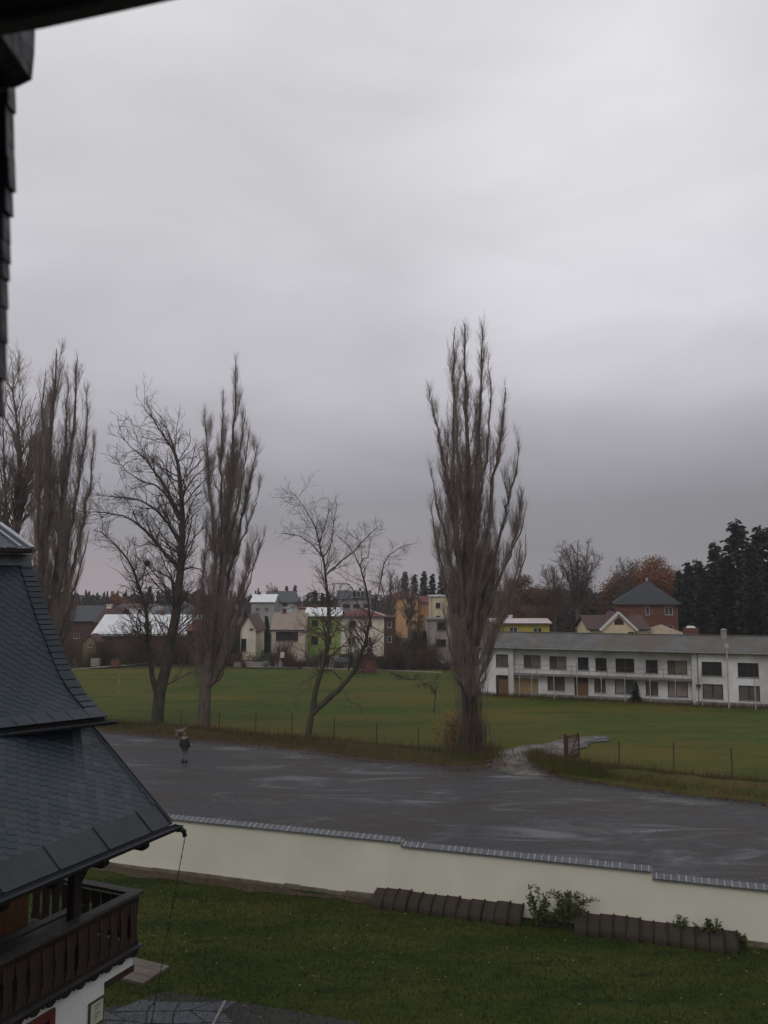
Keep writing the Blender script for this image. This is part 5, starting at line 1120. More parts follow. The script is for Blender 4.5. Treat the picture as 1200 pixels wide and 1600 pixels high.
def rects(lst, off):
    o = []
    for q, kd in lst:
        a = zz(q); x0_, z0_ = fb.L(a[0], a[3], off); x1_, z1_ = fb.L(a[2], a[1], off); o.append((x0_, Z(z0_), x1_, Z(z1_), kd))
    return o
oA = rects(up_ + lo_, RC); oB = rects(ru_, 0)
oL = rects([((-14,122,40,176),'k'), ((-14,215,40,305),'door2')], 0)
w = MB(); wall_open(w, xW0, xR, 0, ZE, oA, y=RC, dep=.22); wall_open(w, xR, xEnd, 0, ZE, oB + [(xR + 14.2, oB[0][1], xR + 17.1, oB[0][3], 'd'), (xR + 14.2, oB[2][1], xR + 17.1, oB[2][3], 'k')], y=0, dep=.22)
w.quad((xR, 0, 0), (xR, RC, 0), (xR, RC, ZE), (xR, 0, ZE)); w.quad((xEnd, 0, 0), (xEnd, 11, 0), (xEnd, 11, ZE), (xEnd, 0, ZE)); wall_open(w, xL, xW0 - .45, 0, ZE, oL, y=0, dep=.22)
w.quad((xL, 0, 0), (xL, 11, 0), (xL, 11, ZE), (xL, 0, ZE)); w.quad((xL, 11, 0), (xEnd, 11, 0), (xEnd, 11, ZE), (xL, 11, ZE)); w.build('wall', W_old, lb)
M_pil = mat('pilaster_white', (.56,.56,.56), (.47,.46,.45), 2, .9)
k = MB(); k.box(xW0 - .45, -.10, 0, xW0, RC, ZE - .02); k.build('pilaster', M_pil, lb)
k = MB(); k.box(xR - .28, -.06, 0, xR - .002, RC - .01, ZE - .02); k.build('pilaster', M_pil, lb)
k = MB(); g0_ = Z(A0.z); k.box(xW0, RC - .03, g0_ - .3, xR - .3, RC - .002, g0_ + .22); k.box(xR + .01, -.03, g0_ - .3, xEnd, -.002, g0_ + .25); k.build('plinth', W_damp, lb)
board_m = {'b': mat('board_beige', (.235,.205,.165), (.18,.155,.12), 1.5, .8), 'c': mat('board_cream', (.33,.29,.235), (.25,.22,.18), 1.5, .8), 'p': mat('panel_yellow', (.36,.26,.135), (.29,.21,.11), 1.2, .8), 'door': mat('door_brown', (.19,.105,.055), (.13,.075,.042), 1.5, .8, stretch=(4,1,1)), 'k': mat('dusty_pane', (.085,.078,.075), (.14,.125,.115), 1.1, .35), 'd': M_glassd}
def lbwin(op, y):
    a, c, b, d, kd = op; fw = .07
    if kd in ('door', 'door2'):
        f = MB(); f.box(a, y + .04, c, a + .28, y + .2, d); f.box(a + .28, y + .05, d - .42, b, y + .2, d - .34); fo = f.build('door_frame', M_dframe, lb); p = MB(); p.box(a + .282, y + .10, c, b - .01, y + .21, d - .422); p.build('door_leaf', board_m['door'], fo); p = MB(); p.box(a + .282, y + .12, d - .338, b - .01, y + .21, d - .01); p.build('pane', M_glassd, fo); return
    f = MB(); f.box(a, y + .05, c, a + fw, y + .21, d); f.box(b - fw, y + .05, c, b, y + .21, d); f.box(a + fw, y + .05, c, b - fw, y + .21, c + fw); f.box(a + fw, y + .05, d - fw, b - fw, y + .21, d)
    sp = {'b': .36, 'c': .42, 'p': .5, 'h': .5, 'k': .5, 'd': .5}[kd]; m = a + (b - a) * sp
    if b - a > 1.6 or kd in 'kc': f.box(m - .04, y + .06, c + fw, m + .04, y + .2, d - fw)
    fo = f.build('window_frame', board_m['p'] if kd == 'p' else M_dframe, lb)
    def pane(x0, x1, mm): p = MB(); p.box(x0, y + .14, c + fw * .6, x1, y + .225, d - fw * .6); p.build('pane', mm, fo)
    if kd == 'b': pane(a + fw * .6, m - .03, mat('board_dark', (.12,.10,.085), (.09,.08,.07), 2, .8)); pane(m + .03, b - fw * .6, board_m['b'])
    elif kd == 'h': pane(a + fw * .6, m - .03, board_m['c']); pane(m + .03, b - fw * .6, board_m['k'])
    elif kd == 'p': pane(a + fw * .6, m - .03, board_m['p']); pane(m + .03, b - fw * .6, board_m['p'])
    else: pane(a + fw * .6, m - .03, board_m[kd]); pane(m + .03, b - fw * .6, board_m[kd])
    s = MB(); s.box(a - .08, y - .06, c - .07, b + .08, y + .05, c - .004); s.build('sill', W_damp, fo)
for op in oA: lbwin(op, RC)
for op in oB + oL: lbwin(op, 0)
for q, kd in (((xR + 14.2, oB[0][1], xR + 17.1, oB[0][3], 'd'), 0), ((xR + 14.2, oB[2][1], xR + 17.1, oB[2][3], 'k'), 0)): lbwin(q, 0)
# roof: front slope, rear slope, pale eave line
zrA = Z(fb.L(800, 989, 5.5)[1]); zrB = Z(fb.L(1195, 998, 5.5)[1]); ZR = (zrA + zrB) / 2
M_eternit = mat('fibre_cement', (.135,.130,.125), (.080,.080,.080), .5, .85, .3, 5, c3=(.100,.085,.062), scale3=.22, stretch=(1.6,1,1))
k = MB(); nx = int((xEnd + 1.6 - xL) / .22); st_ = (xEnd + 1.6 - xL) / nx
for (ya, za, yb, zc) in ((-.55, ZE - .05, 5.5, ZR), (11.7, ZE - .05, 5.5, ZR)):
    for i in range(nx):
        x0_ = xL - .8 + i * st_
        for (f0, h0, f1, h1) in ((0, 0, .5, .05), (.5, .05, 1, 0)):
            k.quad((x0_ + f0 * st_, ya, za + .14 + h0), (x0_ + f1 * st_, ya, za + .14 + h1), (x0_ + f1 * st_, yb, zc + .14 + h1), (x0_ + f0 * st_, yb, zc + .14 + h0))
rfb = k.build('roof', M_eternit, lb, recalc=False)
k = MB(); roof_slab(k, [(xL - .75, -.5, ZE + .02), (xEnd + .75, -.5, ZE + .02), (xEnd + .75, 5.5, ZR + .10), (xL - .75, 5.5, ZR + .10)], .1); k.build('roof_boarding', M_wood, lb)
k = MB(); k.box(xL - .8, -.62, ZE - .02, xEnd + .8, -.56, ZE + .10); k.build('gutter', mat('pale_gutter', (.36,.36,.35), (.24,.23,.22), 2, .6), lb)
k = MB(); k.box(xL - .6, 5.3, ZR + .15, xEnd + .8, 5.7, ZR + .23); k.build('ridge_cap', M_eternit, lb)
# gallery slab and railing
zs0 = Z(fb.L(801, 1053)[1]); zs1 = Z(fb.L(1083, 1063)[1]); ZS = (zs0 + zs1) / 2
k = MB(); k.box(xW0 + .01, -.02, ZS - .10, xR - .29, RC - .005, ZS + .06); k.build('gallery_floor', mat('gallery_edge', (.19,.14,.13), (.26,.22,.21), 2, .9), lb)
k = MB(); zr_ = ZS + .95
k.tube([(xW0, 0, zr_), (xR - .3, 0, zr_)], .022, 5); k.tube([(xW0, 0, zr_ - .45), (xR - .3, 0, zr_ - .45)], .014, 5)
x = xW0 + .6
while x < xR - .3: k.tube([(x, 0, ZS + .06), (x, 0, zr_)], .02, 5); x += 1.75
k.build('railing', mat('rusty_rail', (.16,.12,.11), (.10,.08,.07), 5, .8), lb)
# drainpipes, lamp, chimney and aerial
k = MB(); k.tube([(xR + .25, -.09, 0), (xR + .25, -.09, ZE)], .055, 8); k.build('drainpipe', mat('pipe_grey', (.26,.26,.26), (.18,.17,.16), 3, .6), lb)
k = MB(); xl_, zl_ = fb.L(1091.5, 1071); k.box(xl_ - .22, -.34, Z(zl_) - .05, xl_ + .22, -.002, Z(zl_) + .10); k.build('lamp', M_dframe, lb)
xc, zc = fb.L(1131, 986, 4.5); k = MB(); k.box(xc - .28, 4.2, ZR - .6, xc + .22, 4.7, Z(zc)); k.ball((xc - .02, 4.45, Z(zc) + .1), .3, 8, 5, (1, 1, .5)); k.build('chimney', mat('chimney_pale', (.34,.33,.30), (.2,.19,.17), 4, .9), rfb)
xc, zc = fb.L(1135.5, 962, 6); k = MB(); k.tube([(xc, 6, ZR - .3), (xc, 6, Z(zc))], .03, 5)
for j in range(3): k.tube([(xc - .35 + .08 * j, 6, Z(zc) - .1 - .12 * j), (xc + .35 - .08 * j, 6, Z(zc) - .1 - .12 * j)], .012, 4)
k.build('aerial', M_dframe, rfb)
# white posts in front
M_post = mat('post_white', (.50,.46,.44), (.34,.31,.29), 5, .8)
names_ = ['first', 'second', 'third', 'fourth', 'fifth', 'sixth', 'seventh', 'eighth', 'ninth', 'tenth', 'eleventh', 'twelfth']
pp_ = [(795.5, 1052, 1087, 0), (812, 1055, 1088, 0), (831, 1050, 1089, 0), (866, 1049, 1092, 0), (902, 1050, 1092.5, 0), (940, 1050, 1095, 0), (977, 1052, 1097.5, 1034), (1016.5, 1055, 1099, 0), (1056.5, 1054, 1100, 0), (1097.5, 1058, 1103, 0), (1139, 1012, 1106, 0), (1181, 1062, 1108.5, 0)]
for i, (px, pt, pb, pw) in enumerate(pp_):
    g = G(px, pb); H_ = D(px, pt, g.y).z - g.z; e = empty('fence_post', g, ('tall white pole with a lamp head near the right end of the long building' if i == 10 else '%s white post from the left in front of the long building' % names_[i]), 'post', 'white posts along the long building')
    k = MB(); k.tube([(0, 0, -.2), (0, 0, H_)], [.045, .036] if i != 10 else [.065, .055], 6); k.build('pole', M_post, e)
    if i == 10: k = MB(); k.box(-.14, -.14, H_, .14, .14, H_ + .35); k.build('lamp_head', M_post, e)
    elif i not in (1,):
        k = MB(); k.tube([(0, 0, H_), (0, 0, H_ + (.9 if not pw else 1.4))], .015, 4); k.build('rod', M_dframe, e)
# little conifer and weeds at the wall
sp1 = conifer(995, 1063, fb.o.y - 3.5, 'small bushy young spruce in front of the long white building', 0, None, 2.0); sp1.location = G(994, 1097)
sc1 = (D(995, 1064, sp1.location.y).z - sp1.location.z) / 20.2; sp1.scale = (sc1 * 2.0, sc1 * 2.0, sc1)
sp2 = conifer(1120, 1088, 70, 'tiny young spruce at the foot of the long building near the tall pole', 1, None, 1.6); sp2.location = G(1120, 1102); sc1 = (D(1120, 1090, sp2.location.y).z - sp2.location.z) / 20.2; sp2.scale = (sc1 * 1.6, sc1 * 1.6, sc1)
wt = RNG.uniform(xL, xEnd, 5000); wy = -RNG.exponential(.55, 5000) - .05; wp = np.array([tuple(fb.o + fb.u * float(a) + fb.n * float(b)) for a, b in zip(wt, wy)]); wp[:, 2] = [zt(x, y) for x, y in wp[:, :2]]
blades('weeds', wp, .38, .05, M_dry, 'brown weeds growing along the foot of the long building', cat='weeds')

# ------------------------------------------------------------------ thickets, hedges and what stands along the far lane
def thicket(name, label, spans, seed, m, h=(1.6, 3.6), leafm=None, leafn=0):
    g = np.random.default_rng(seed); Bs = []; Lf = []
    for (x0, x1, Y0, Y1, n, hs) in spans:
        px = g.uniform(x0, x1, n); Y = g.uniform(Y0, Y1, n); X = (px - 600) / F * Y / math.cos(PITCH) * .995
        hh = g.uniform(h[0], h[1], n) * hs * (.7 + .5 * np.sin(px * .11 + seed)); b = np.stack([X, Y, [zt(a, c) - .1 for a, c in zip(X, Y)]], 1)
        K = 16; b = np.repeat(b, K, 0); hh = np.repeat(hh, K) * g.uniform(.5, 1.1, n * K); az = g.uniform(0, 2 * np.pi, n * K); sp_ = g.uniform(.05, .55, n * K) * hh; P = np.zeros((n * K, 5, 3))
        for k in range(5): f = k / 4; P[:, k] = b + np.stack([np.cos(az) * sp_ * f ** 1.4, np.sin(az) * sp_ * f ** 1.4, hh * f ** .85], 1) + g.normal(size=(n * K, 3)) * .06 * k
        Bs.append(P); m_ = int(leafn * n); 
        if m_: i = g.integers(0, n * K, m_); f = g.uniform(.15, 1, m_)[:, None]; Lf.append(P[i, 0] * (1 - f) + P[i, 4] * f + g.normal(size=(m_, 3)) * .18)
    P = np.concatenate(Bs); P2, R2 = grow(P, np.full(P.shape[:2], .012), len(P) * 3, .8, .2, 1, (20, 50), .05, .15, 4, .8, .009)
    V, Fq = join([tubes_np(P, np.full((len(P), 1), .018) * np.linspace(1, .4, 5)[None], 3), tubes_np(P2, R2, 3)])
    if Lf:
        L_ = np.concatenate(Lf); a = nrm(g.normal(size=L_.shape)) * .09; b = nrm(np.cross(a, g.normal(size=L_.shape))) * .06; VL = np.stack([L_ - a, L_ - b, L_ + a, L_ + b], 1).reshape(-1, 3)
        tag(np_mesh(name, VL, np.arange(len(VL)).reshape(-1, 4), leafm), 'leaves left on the ' + label, 'bushes', kind='stuff')
    tag(np_mesh(name, V, Fq, m), label, 'bushes', kind='stuff')
M_bush = mat('bush_twig', (.085,.060,.046), (.050,.036,.030), .5, .9, spec=.1, c3=(.110,.055,.035), scale3=.12)
thicket('thicket', 'brown leafless bushes between the field and the houses at the left', [(60, 180, 117, 123, 90, 1.7), (180, 330, 117, 123, 105, 1.6), (320, 380, 116, 122, 50, 1.6), (378, 424, 114, 118, 7, .5)], 21, M_bush, leafm=M_brown, leafn=70)
thicket('thicket', 'low brown bushes in front of the green and cream houses', [(424, 480, 113, 120, 34, 1.1), (480, 605, 114, 121, 40, .75), (600, 720, 111, 118, 90, 1.15)], 22, M_bush, leafm=M_hedge, leafn=40)
thicket('thicket', 'dark garden bushes on the slope between the cream and orange houses', [(606, 668, 135, 158, 46, 1.2), (398, 424, 132, 150, 26, 1.2), (466, 480, 150, 165, 10, 1.2), (360, 400, 130, 150, 20, 1.2)], 23, mat('dark_bush', (.035,.034,.024), (.02,.022,.016), .6, .9), leafm=M_hedge, leafn=110)
thicket('thicket', 'brown undergrowth beyond the long white building', [(850, 965, 112, 130, 50, 1.9), (1062, 1230, 92, 106, 60, 1.4), (880, 930, 104, 110, 12, 1.3)], 24, M_bush, leafm=M_brown, leafn=60)
leafy('hedge_shrub', 'dark green rounded hedge shrub left of the brown plank fence', at(592, 113, -.1), 1.9, 3.0, M_hedge, 2600, .12, clumps=16, low=.02, seed=6)
leafy('hedge_shrub', 'low dark green shrub under the flat grey concrete house', at(640, 119, -.1), 2.6, 4.2, M_hedge, 3000, .14, clumps=18, low=.02, seed=7)
# lane
M_lane = mat('pale_lane', (.20,.185,.16), (.13,.115,.095), 1.5, .9)
def strip(name, pix, w, m, label=None):
    P = [Vector(xy(*p)) for p in pix]; out = [p + Vector((0, w / 2)) for p in P] + [p - Vector((0, w / 2)) for p in reversed(P)]; poly_sheet(name, [tuple(p) for p in out], .03, m, jitter=.25, step=1.2)
strip('path', [(60, 1051), (110, 1047), (150, 1043), (195, 1040), (232, 1036)], 2.2, M_lane)
strip('path', [(385, 1042), (450, 1043), (520, 1045), (600, 1047), (690, 1051)], 1.5, M_lane)
def put(name, label, cat, px, pb, group=None, rz=0):
    g = G(px, pb); return empty(name, g, label, cat, group, rz), g
# things standing about at the left
e, g = put('storage_box', 'pale square storage crate beside the bushes at the left', 'crate', 149, 1041); s_ = 12 / F * g.y
k = MB(); k.box(-s_/2, -.4, 0, s_/2, .5, s_); k.build('box', mat('crate_pale', (.33,.33,.27), (.22,.22,.18), 2, .8), e, bevel=.03); k = MB()
for j in range(5): k.box(-s_/2 - .02, -.43, .02 + j * s_/5, s_/2 + .02, -.402, .05 + j * s_/5)
k.build('rib', mat('crate_rib', (.18,.18,.15)), e)
M_blue = mat('blue_plastic', (.035,.085,.15), (.025,.06,.11), 2, .5)
for (px, pb, w_, lab) in ((172, 1032, 15, 'faded blue barrel behind the pale crate'), (220, 1031, 17, 'wider blue barrel near the foot of the wide bare tree')):
    e, g = put('barrel', lab, 'barrel', px, pb, 'blue barrels'); r = w_ / 2 / F * g.y; k = MB(); k.tube([(0,0,0),(0,0,.1),(0,0,.6),(0,0,1.15),(0,0,1.25)], [r*.9, r, r*1.04, r, r*.85], 14); k.build('drum', M_blue, e); k = MB(); k.tube([(0,0,1.25),(0,0,1.30)], [r*.88, r*.88], 14); k.tube([(0,0,.4),(0,0,.44)], r*1.06, 14); k.tube([(0,0,.82),(0,0,.86)], r*1.06, 14); k.build('rim', M_wframe, e)
e, g = put('box', 'brown orange wooden box between the pale crate and the bushes', 'box', 181, 1042); k = MB(); k.box(-.55,-.4,0,.55,.4,1.0); k.build('carcass', mat('box_brown', (.16,.085,.045), (.1,.055,.03), 3), e, bevel=.02); k = MB(); k.box(-.6,-.45,1.002,.6,.45,1.06); k.build('lid', M_wood, e)
house_block('garden_hut', 'tiny yellowish garden hut with a pointed roof among the bushes', 129, 150, 1024, 1003, 119, wallm('hut_wall', (.24,.20,.11)), R_brown, 'gable_y', 992, 3, 0, [(137,1006,143,1012)], 'w', over=.2, cat='hut', splits=0)
for (px, pt, pb, lab) in ((185, 1052, 1084, 'thin white stake standing in the grass at the left'), (249, 1052, 1076, 'thin white stake just behind the fork of the wide bare tree')):
    e, g = put('stake', lab, 'stake', px, pb, 'white stakes in the field'); H_ = D(px, pt, g.y).z - g.z; k = MB(); k.tube([(0,0,-.1),(.01,0,H_*.5),(-.01,0,H_)], [.05,.045,.035], 6); k.build('pole', mat('stake_white', (.42,.40,.36), (.06,.05,.045), 5, .8), e)
# pale low wall and green mesh gate
e = empty('low_wall', at(366, 116, 0), 'low pale concrete wall at the foot of the beige houses', 'wall'); k = MB(); W_ = (442 - 366) / F * 116
for j in range(5): k.box(j * W_/5, 0, -.3, (j + 1) * W_/5 - .03, .2, .55 + .12 * (j % 2))
k.build('panel', W_conc, e); k = MB()
for j in range(9): k.tube([(3.2 + j * .28, .1, .5), (3.2 + j * .28, .1, 1.9)], .025, 5)
k.tube([(3.2,.1,1.88),(5.45,.1,1.88)], .03, 5); k.build('gate', mat('green_metal', (.035,.10,.07)), e)
# playground frames, sign, hut, plank fence
M_green = mat('frame_green', (.12,.15,.10), (.07,.09,.06), 3)
e, g = put('swing_frame', 'thin green metal bar frame standing on the grass before the green house', 'frame', 490, 1046); hh = 1.5
k = MB(); k.tube([(-.75,0,0),(-.75,0,hh),(.75,0,hh),(.75,0,0)], .035, 6); k.tube([(0,0,0),(0,0,hh)], .03, 6); k.build('bars', M_green, e)
e, g = put('climbing_ladder', 'leaning pale ladder frame right of the green bar frame', 'ladder', 517, 1046); k = MB(); k.tube([(-.3,0,0),(.25,.6,2.3)], .04, 6); k.tube([(.2,0,0),(.65,.6,2.3)], .04, 6)
for j in range(1, 7): f = j / 7; k.tube([(-.3+.55*f, .6*f, 2.3*f), (.2+.45*f, .6*f, 2.3*f)], .025, 5)
k.build('frame', mat('ladder_pale', (.26,.24,.21)), e)
e, g = put('sign_board', 'small white sign on a dark post at the edge of the field', 'sign', 441, 1043); k = MB(); k.tube([(0,0,0),(0,0,1.7)], .05, 6); k.build('post', M_dframe, e); k = MB(); k.box(-.28,-.06,1.35,.28,-.02,2.15); k.build('plate', mat('sign_white', (.58,.58,.60)), e, bevel=.01)
e, g = put('wooden_hut', 'narrow red brown wooden hut with a dark peaked top in front of the cream house', 'hut', 576, 1051); k = MB(); k.box(-.95,-.6,0,.95,.7,2.0)
k.build('wall', mat('hut_red', (.13,.040,.028), (.08,.03,.02), 2, .8, stretch=(5,1,1)), e, bevel=.02); k = MB(); k.prism([(-1.1,-.8,2.0),(1.1,-.8,2.0),(.35,-.8,2.75),(-.2,-.8,2.7)], (0,1.7,0)); k.build('roof', M_dframe, e); k = MB(); k.ball((.15,0,2.85), .42, 10, 6, (1,1,.9)); k.build('finial', M_dark, e); k = MB(); k.box(-.35,-.64,.05,.35,-.602,1.7); k.build('door', mat('hut_door', (.17,.06,.035)), e)
e = empty('plank_fence', at(598, 113.5, 0), 'brown vertical plank fence right of the red brown hut', 'fence'); k = MB(); W_ = 31 / F * 113.5; n_ = 13
for j in range(n_): k.box(j*W_/n_, 0, 0, (j+1)*W_/n_ - .04, .04, 1.55 + .1*math.sin(j))
k.build('planks', mat('plank_brown', (.13,.060,.040), (.09,.045,.03), 3), e); k = MB(); k.box(0,.041,.35,W_,.09,.45); k.box(0,.041,1.2,W_,.09,1.3); k.build('rail', M_wood, e)
e = empty('plank_fence', at(632, 114, 0), 'weathered grey brown fence behind the low bushes left of the concrete house', 'fence'); k = MB(); W_ = 56 / F * 114
for j in range(26): k.box(j*W_/26, 0, 0, (j+1)*W_/26 - .05, .04, 1.3 + .12*math.sin(j*1.7))
k.build('planks', mat('plank_grey', (.085,.062,.055), (.05,.04,.036), 3), e)
# cars
def car(px, pb, w_px, label, m, rz=0, kind='hatch', Yo=None):
    e, g = put('parked_car', label, 'car', px, pb, 'cars parked before the houses', rz); 
    if Yo: p = at(px, Yo, 0); e.location = p; g = p
    sc = w_px / F * g.y / 4.3
    lo = [(-2.1,.28),(-2.15,.62),(-2.0,.86),(-1.1,.98),(1.6,1.0),(2.08,.92),(2.12,.45),(2.0,.27)]; hi = [(-1.15,.97),(-.55,1.42),(.9,1.46),(1.55,1.32) if kind == 'hatch' else (1.2,1.3),(1.75,.98)]
    k = MB(); k.prism([(x, -.82, z) for x, z in lo], (0, 1.64, 0)); k.prism([(x, -.70, z) for x, z in hi], (0, 1.40, 0)); k.build('body', m, e, bevel=.06)
    k = MB(); gl = [(-.98,1.0),(-.50,1.36),(.85,1.39),(1.42,1.28),(1.55,1.02)]
    for y in (-.712, .70): k.prism([(x, y, z) for x, z in gl], (0, .012, 0))
    k.build('window', M_glass, e)
    for x in (-1.3, 1.32):
        for y in (-.80, .80):
            k = MB(); k.tube([(x, y - .1, .31), (x, y + .1, .31)], .31, 14); w_ = k.build('wheel', M_dark, e); k = MB(); k.tube([(x, y - .11, .31), (x, y + .11, .31)], .18, 10); k.build('rim', mat('rim_grey', (.3,.3,.3), rough=.4), w_)
    k = MB(); k.box(-2.17,-.7,.6,-2.1,-.4,.75); k.build('headlight', M_wframe, e); k = MB(); k.box(-2.17,.4,.6,-2.1,.7,.75); k.build('headlight', M_wframe, e)
    e.scale = (sc,) * 3
def paint(n, c): return mat(n, c, rough=.3, spec=.5)
car(590, 1033, 34, 'red car parked behind the red brown hut', paint('paint_red', (.22,.02,.02)), 0, Yo=121)
car(545, 1030, 40, 'grey car parked below the cream house windows', paint('paint_grey', (.16,.16,.18)), R(180), Yo=122)
car(505, 1030, 36, 'maroon car parked in front of the green house', paint('paint_maroon', (.09,.02,.03)), 0, Yo=123)
car(676, 1028, 42, 'silver white car parked at the foot of the concrete house', paint('paint_silver', (.42,.43,.45)), R(180), Yo=116.5)

# ------------------------------------------------------------------ wire fence, gate, small trees on the field edge
M_rust = mat('rusty_steel', (.085,.040,.030), (.045,.025,.020), 6, .8)
M_wire = mat('fence_wire', (.10,.085,.075), (.06,.05,.045), 6, .8)
lst = [(283, 1108, 1140), (342, 1114, 1143), (399, 1112, 1150), (456, 1112, 1160), (522, 1120, 1166), (589, 1128, 1173), (654, 1136, 1180), (758, 1134, 1178)]
rst = [(905, 1150, 1196), (967.6, 1158, 1208), (1053, 1160, 1214), (1145, 1169, 1222), (1236, 1176, 1231), (1330, 1184, 1240)]
def wire_fence(pts, label, side):
    gs = [G(px, pb) for px, pt, pb in pts]; hs_ = [D(px, pt, g.y).z - g.z for (px, pt, pb), g in zip(pts, gs)]
    o = gs[0]; e = empty('wire_fence', o, label, 'fence')
    for g, h in zip(gs, hs_): k = MB(); p = g - o; k.tube([p + Vector((0,0,-.2)), p + Vector((random.uniform(-.04,.04),0,h))], .035, 6); k.build('post', M_rust, e)
    k = MB(); Pw = []
    for (a, ha), (b, hb_) in zip(zip(gs, hs_), zip(gs[1:], hs_[1:])):
        A = a - o; B = b - o; h = min(ha, hb_) - .1
        for f in (.05, .5, 1.0): Pw.append([A + Vector((0,0,h*f)), (A+B)/2 + Vector((0,0,h*f - .05)), B + Vector((0,0,h*f))])
        n = int((B - A).length / .16)
        for i in range(n):
            for s in (-1, 1):
                f0 = i / n; f1 = min(1, max(0, f0 + s * h / (B - A).length)); hz = h * abs(f1 - f0) * (B - A).length / h
                P0 = A.lerp(B, f0) + Vector((0,0,.06)); P1 = A.lerp(B, f1) + Vector((0,0,.06 + hz - .06)); Pw.append([P0, (P0+P1)/2, P1])
    Pn = np.array([[tuple(q) for q in p] for p in Pw]); V, Fq = tubes_np(Pn, np.full(Pn.shape[:2], .0022), 3); np_mesh('wire_mesh', V, Fq, M_wire, e)
wire_fence(lst, 'old wire mesh fence with thin rusty posts along the far side of the lot', -1)
wire_fence(rst, 'sagging wire mesh fence on the bank right of the open gate', 1)
gA = G(884, 1195); gB = G(904.5, 1186); hA = D(884, 1147, gA.y).z - gA.z; hB = D(904, 1146, gB.y).z - gB.z
e = empty('gate', gA, 'open rusty steel mesh gate leaf hanging on a thick post beside the track', 'gate'); k = MB(); k.box(-.08,-.08,-.2,.08,.08,hA); k.build('gate_post', M_rust, e, bevel=.01)
B = gB - gA; k = MB(); a0_, a1_, b0_, b1_ = Vector((.14,.05,.15)), Vector((.14,.05,hA-.15)), B + Vector((0,0,.15)), B + Vector((0,0,hB))
for p, q in ((a0_,a1_),(b0_,b1_),(a0_,b0_),(a1_,b1_),(a0_,b1_)): k.bar(p, q, .06, .06)
lf = k.build('leaf_frame', M_rust, e); Pn = []
for i in range(1, 22): f = i / 22; Pn.append([a0_.lerp(b0_, f), a0_.lerp(b0_, f).lerp(a1_.lerp(b1_, f), .5), a1_.lerp(b1_, f)])
for i in range(1, 16): f = i / 16; Pn.append([a0_.lerp(a1_, f), a0_.lerp(a1_, f).lerp(b0_.lerp(b1_, f), .5), b0_.lerp(b1_, f)])
k = MB(); k.prism([a0_ + Vector((.02,.03,0)), b0_ + Vector((0,.03,0)), b0_ + Vector((0,.03,.22)), a0_ + Vector((.02,.03,.22))], (0,.01,0)); k.build('kick_plate', M_rust, lf)
Pn = np.array([[tuple(q) for q in p] for p in Pn]); V, Fq = tubes_np(Pn, np.full(Pn.shape[:2], .006), 4); np_mesh('mesh', V, Fq, M_rust, lf)
# crooked dead sapling and a fallen bough on the field
bS = G(678, 1114)
spreading('dead_tree', 'crooked small dead tree on the field left of the tall poplar', bS, [
    ([(678,1116),(679,1100,0),(681,1082,0),(676,1074,0),(666,1071,0),(655,1062,0)], .07, .03), ([(681,1082,0),(684,1070,.2),(678,1064,.2),(686,1054,.3)], .05, .02), ([(676,1074,0),(668,1068,.3),(650,1072,.6)], .04, .02)], (26, 60, 120), M_barkG, M_twigD, (1.1, .5, .25), 0, rm=(.012,.009,.006))
bS = G(640, 1062)
spreading('fallen_bough', 'dark fallen bough lying on the grass beyond the crooked dead tree', bS, [
    ([(610,1050,0),(628,1057,0),(645,1062,0),(662,1064,0)], .14, .05), ([(628,1057,0),(622,1066,.4),(606,1070,.6)], .07, .03), ([(645,1062,0),(640,1072,.5),(655,1080,.8)], .06, .03)], (60, 200, 300), M_barkG, M_twigD, (1.8, .8, .4), -.02, rm=(.016,.011,.008), cat='branch')
# yellow suckers at the foot of the tall poplar
gs = G(714, 1170); e = empty('sucker_shrub', gs, 'yellowish leafy suckers at the foot of the tall poplar', 'shrub'); n = 260
rng = RNG; az = rng.uniform(0, 6.28, n); hh = rng.uniform(.6, 2.3, n); sp_ = hh * rng.uniform(.05, .45, n); bx_ = rng.normal(size=(n, 3)) * np.array([.55, .35, 0]); P = np.stack([bx_ + np.stack([np.cos(az)*sp_*f**1.3, np.sin(az)*sp_*f**1.3, hh*f], 1) for f in (0,.25,.5,.75,1)], 1); P[:, 1:] += rng.normal(size=(n, 4, 3)) * .04
V, Fq = tubes_np(P, np.full((n, 5), .012) * np.linspace(1, .4, 5)[None], 3); np_mesh('stems', V, Fq, M_twigP, e)
i = rng.integers(0, n, 2600); f = rng.integers(2, 5, 2600); L_ = P[i, f] + rng.normal(size=(2600, 3)) * .10; a = nrm(rng.normal(size=L_.shape)) * .060; b = nrm(np.cross(a, rng.normal(size=L_.shape))) * .045
np_mesh('leaves', np.stack([L_-a, L_-b, L_+a, L_+b], 1).reshape(-1, 3), np.arange(4*2600).reshape(-1, 4), mat('sucker_leaf', (.28,.165,.022), (.17,.115,.025), 2, .8), e)
def root_brush(px, py, lab, h, w, n):
    gs = G(px, py); e = empty('root_suckers', gs, lab, 'suckers'); az = RNG.uniform(0, 6.28, n); hh = RNG.uniform(.3, 1, n) * h; sp_ = RNG.uniform(.02, .3, n) * w; b_ = RNG.normal(size=(n, 3)) * np.array([w * .28, w * .18, 0])
    P = np.stack([b_ + np.stack([np.cos(az)*sp_*f, np.sin(az)*sp_*f, hh*f], 1) for f in (0,.3,.6,1)], 1); P[:, 1:] += RNG.normal(size=(n, 3, 3)) * .05; P2, R2 = grow(P, np.full((n, 4), .012), n * 4, h * .3, .1, 1, (15, 35), .15, .1, 4, .8, .006)
    V, Fq = join([tubes_np(P, np.full((n, 4), .013), 3), tubes_np(P2, R2, 3)]); np_mesh('stems', V, Fq, M_twigD, e)
root_brush(738, 1182, 'dense upright twigs hiding the lower trunk of the tall poplar', 5.0, 1.5, 120)
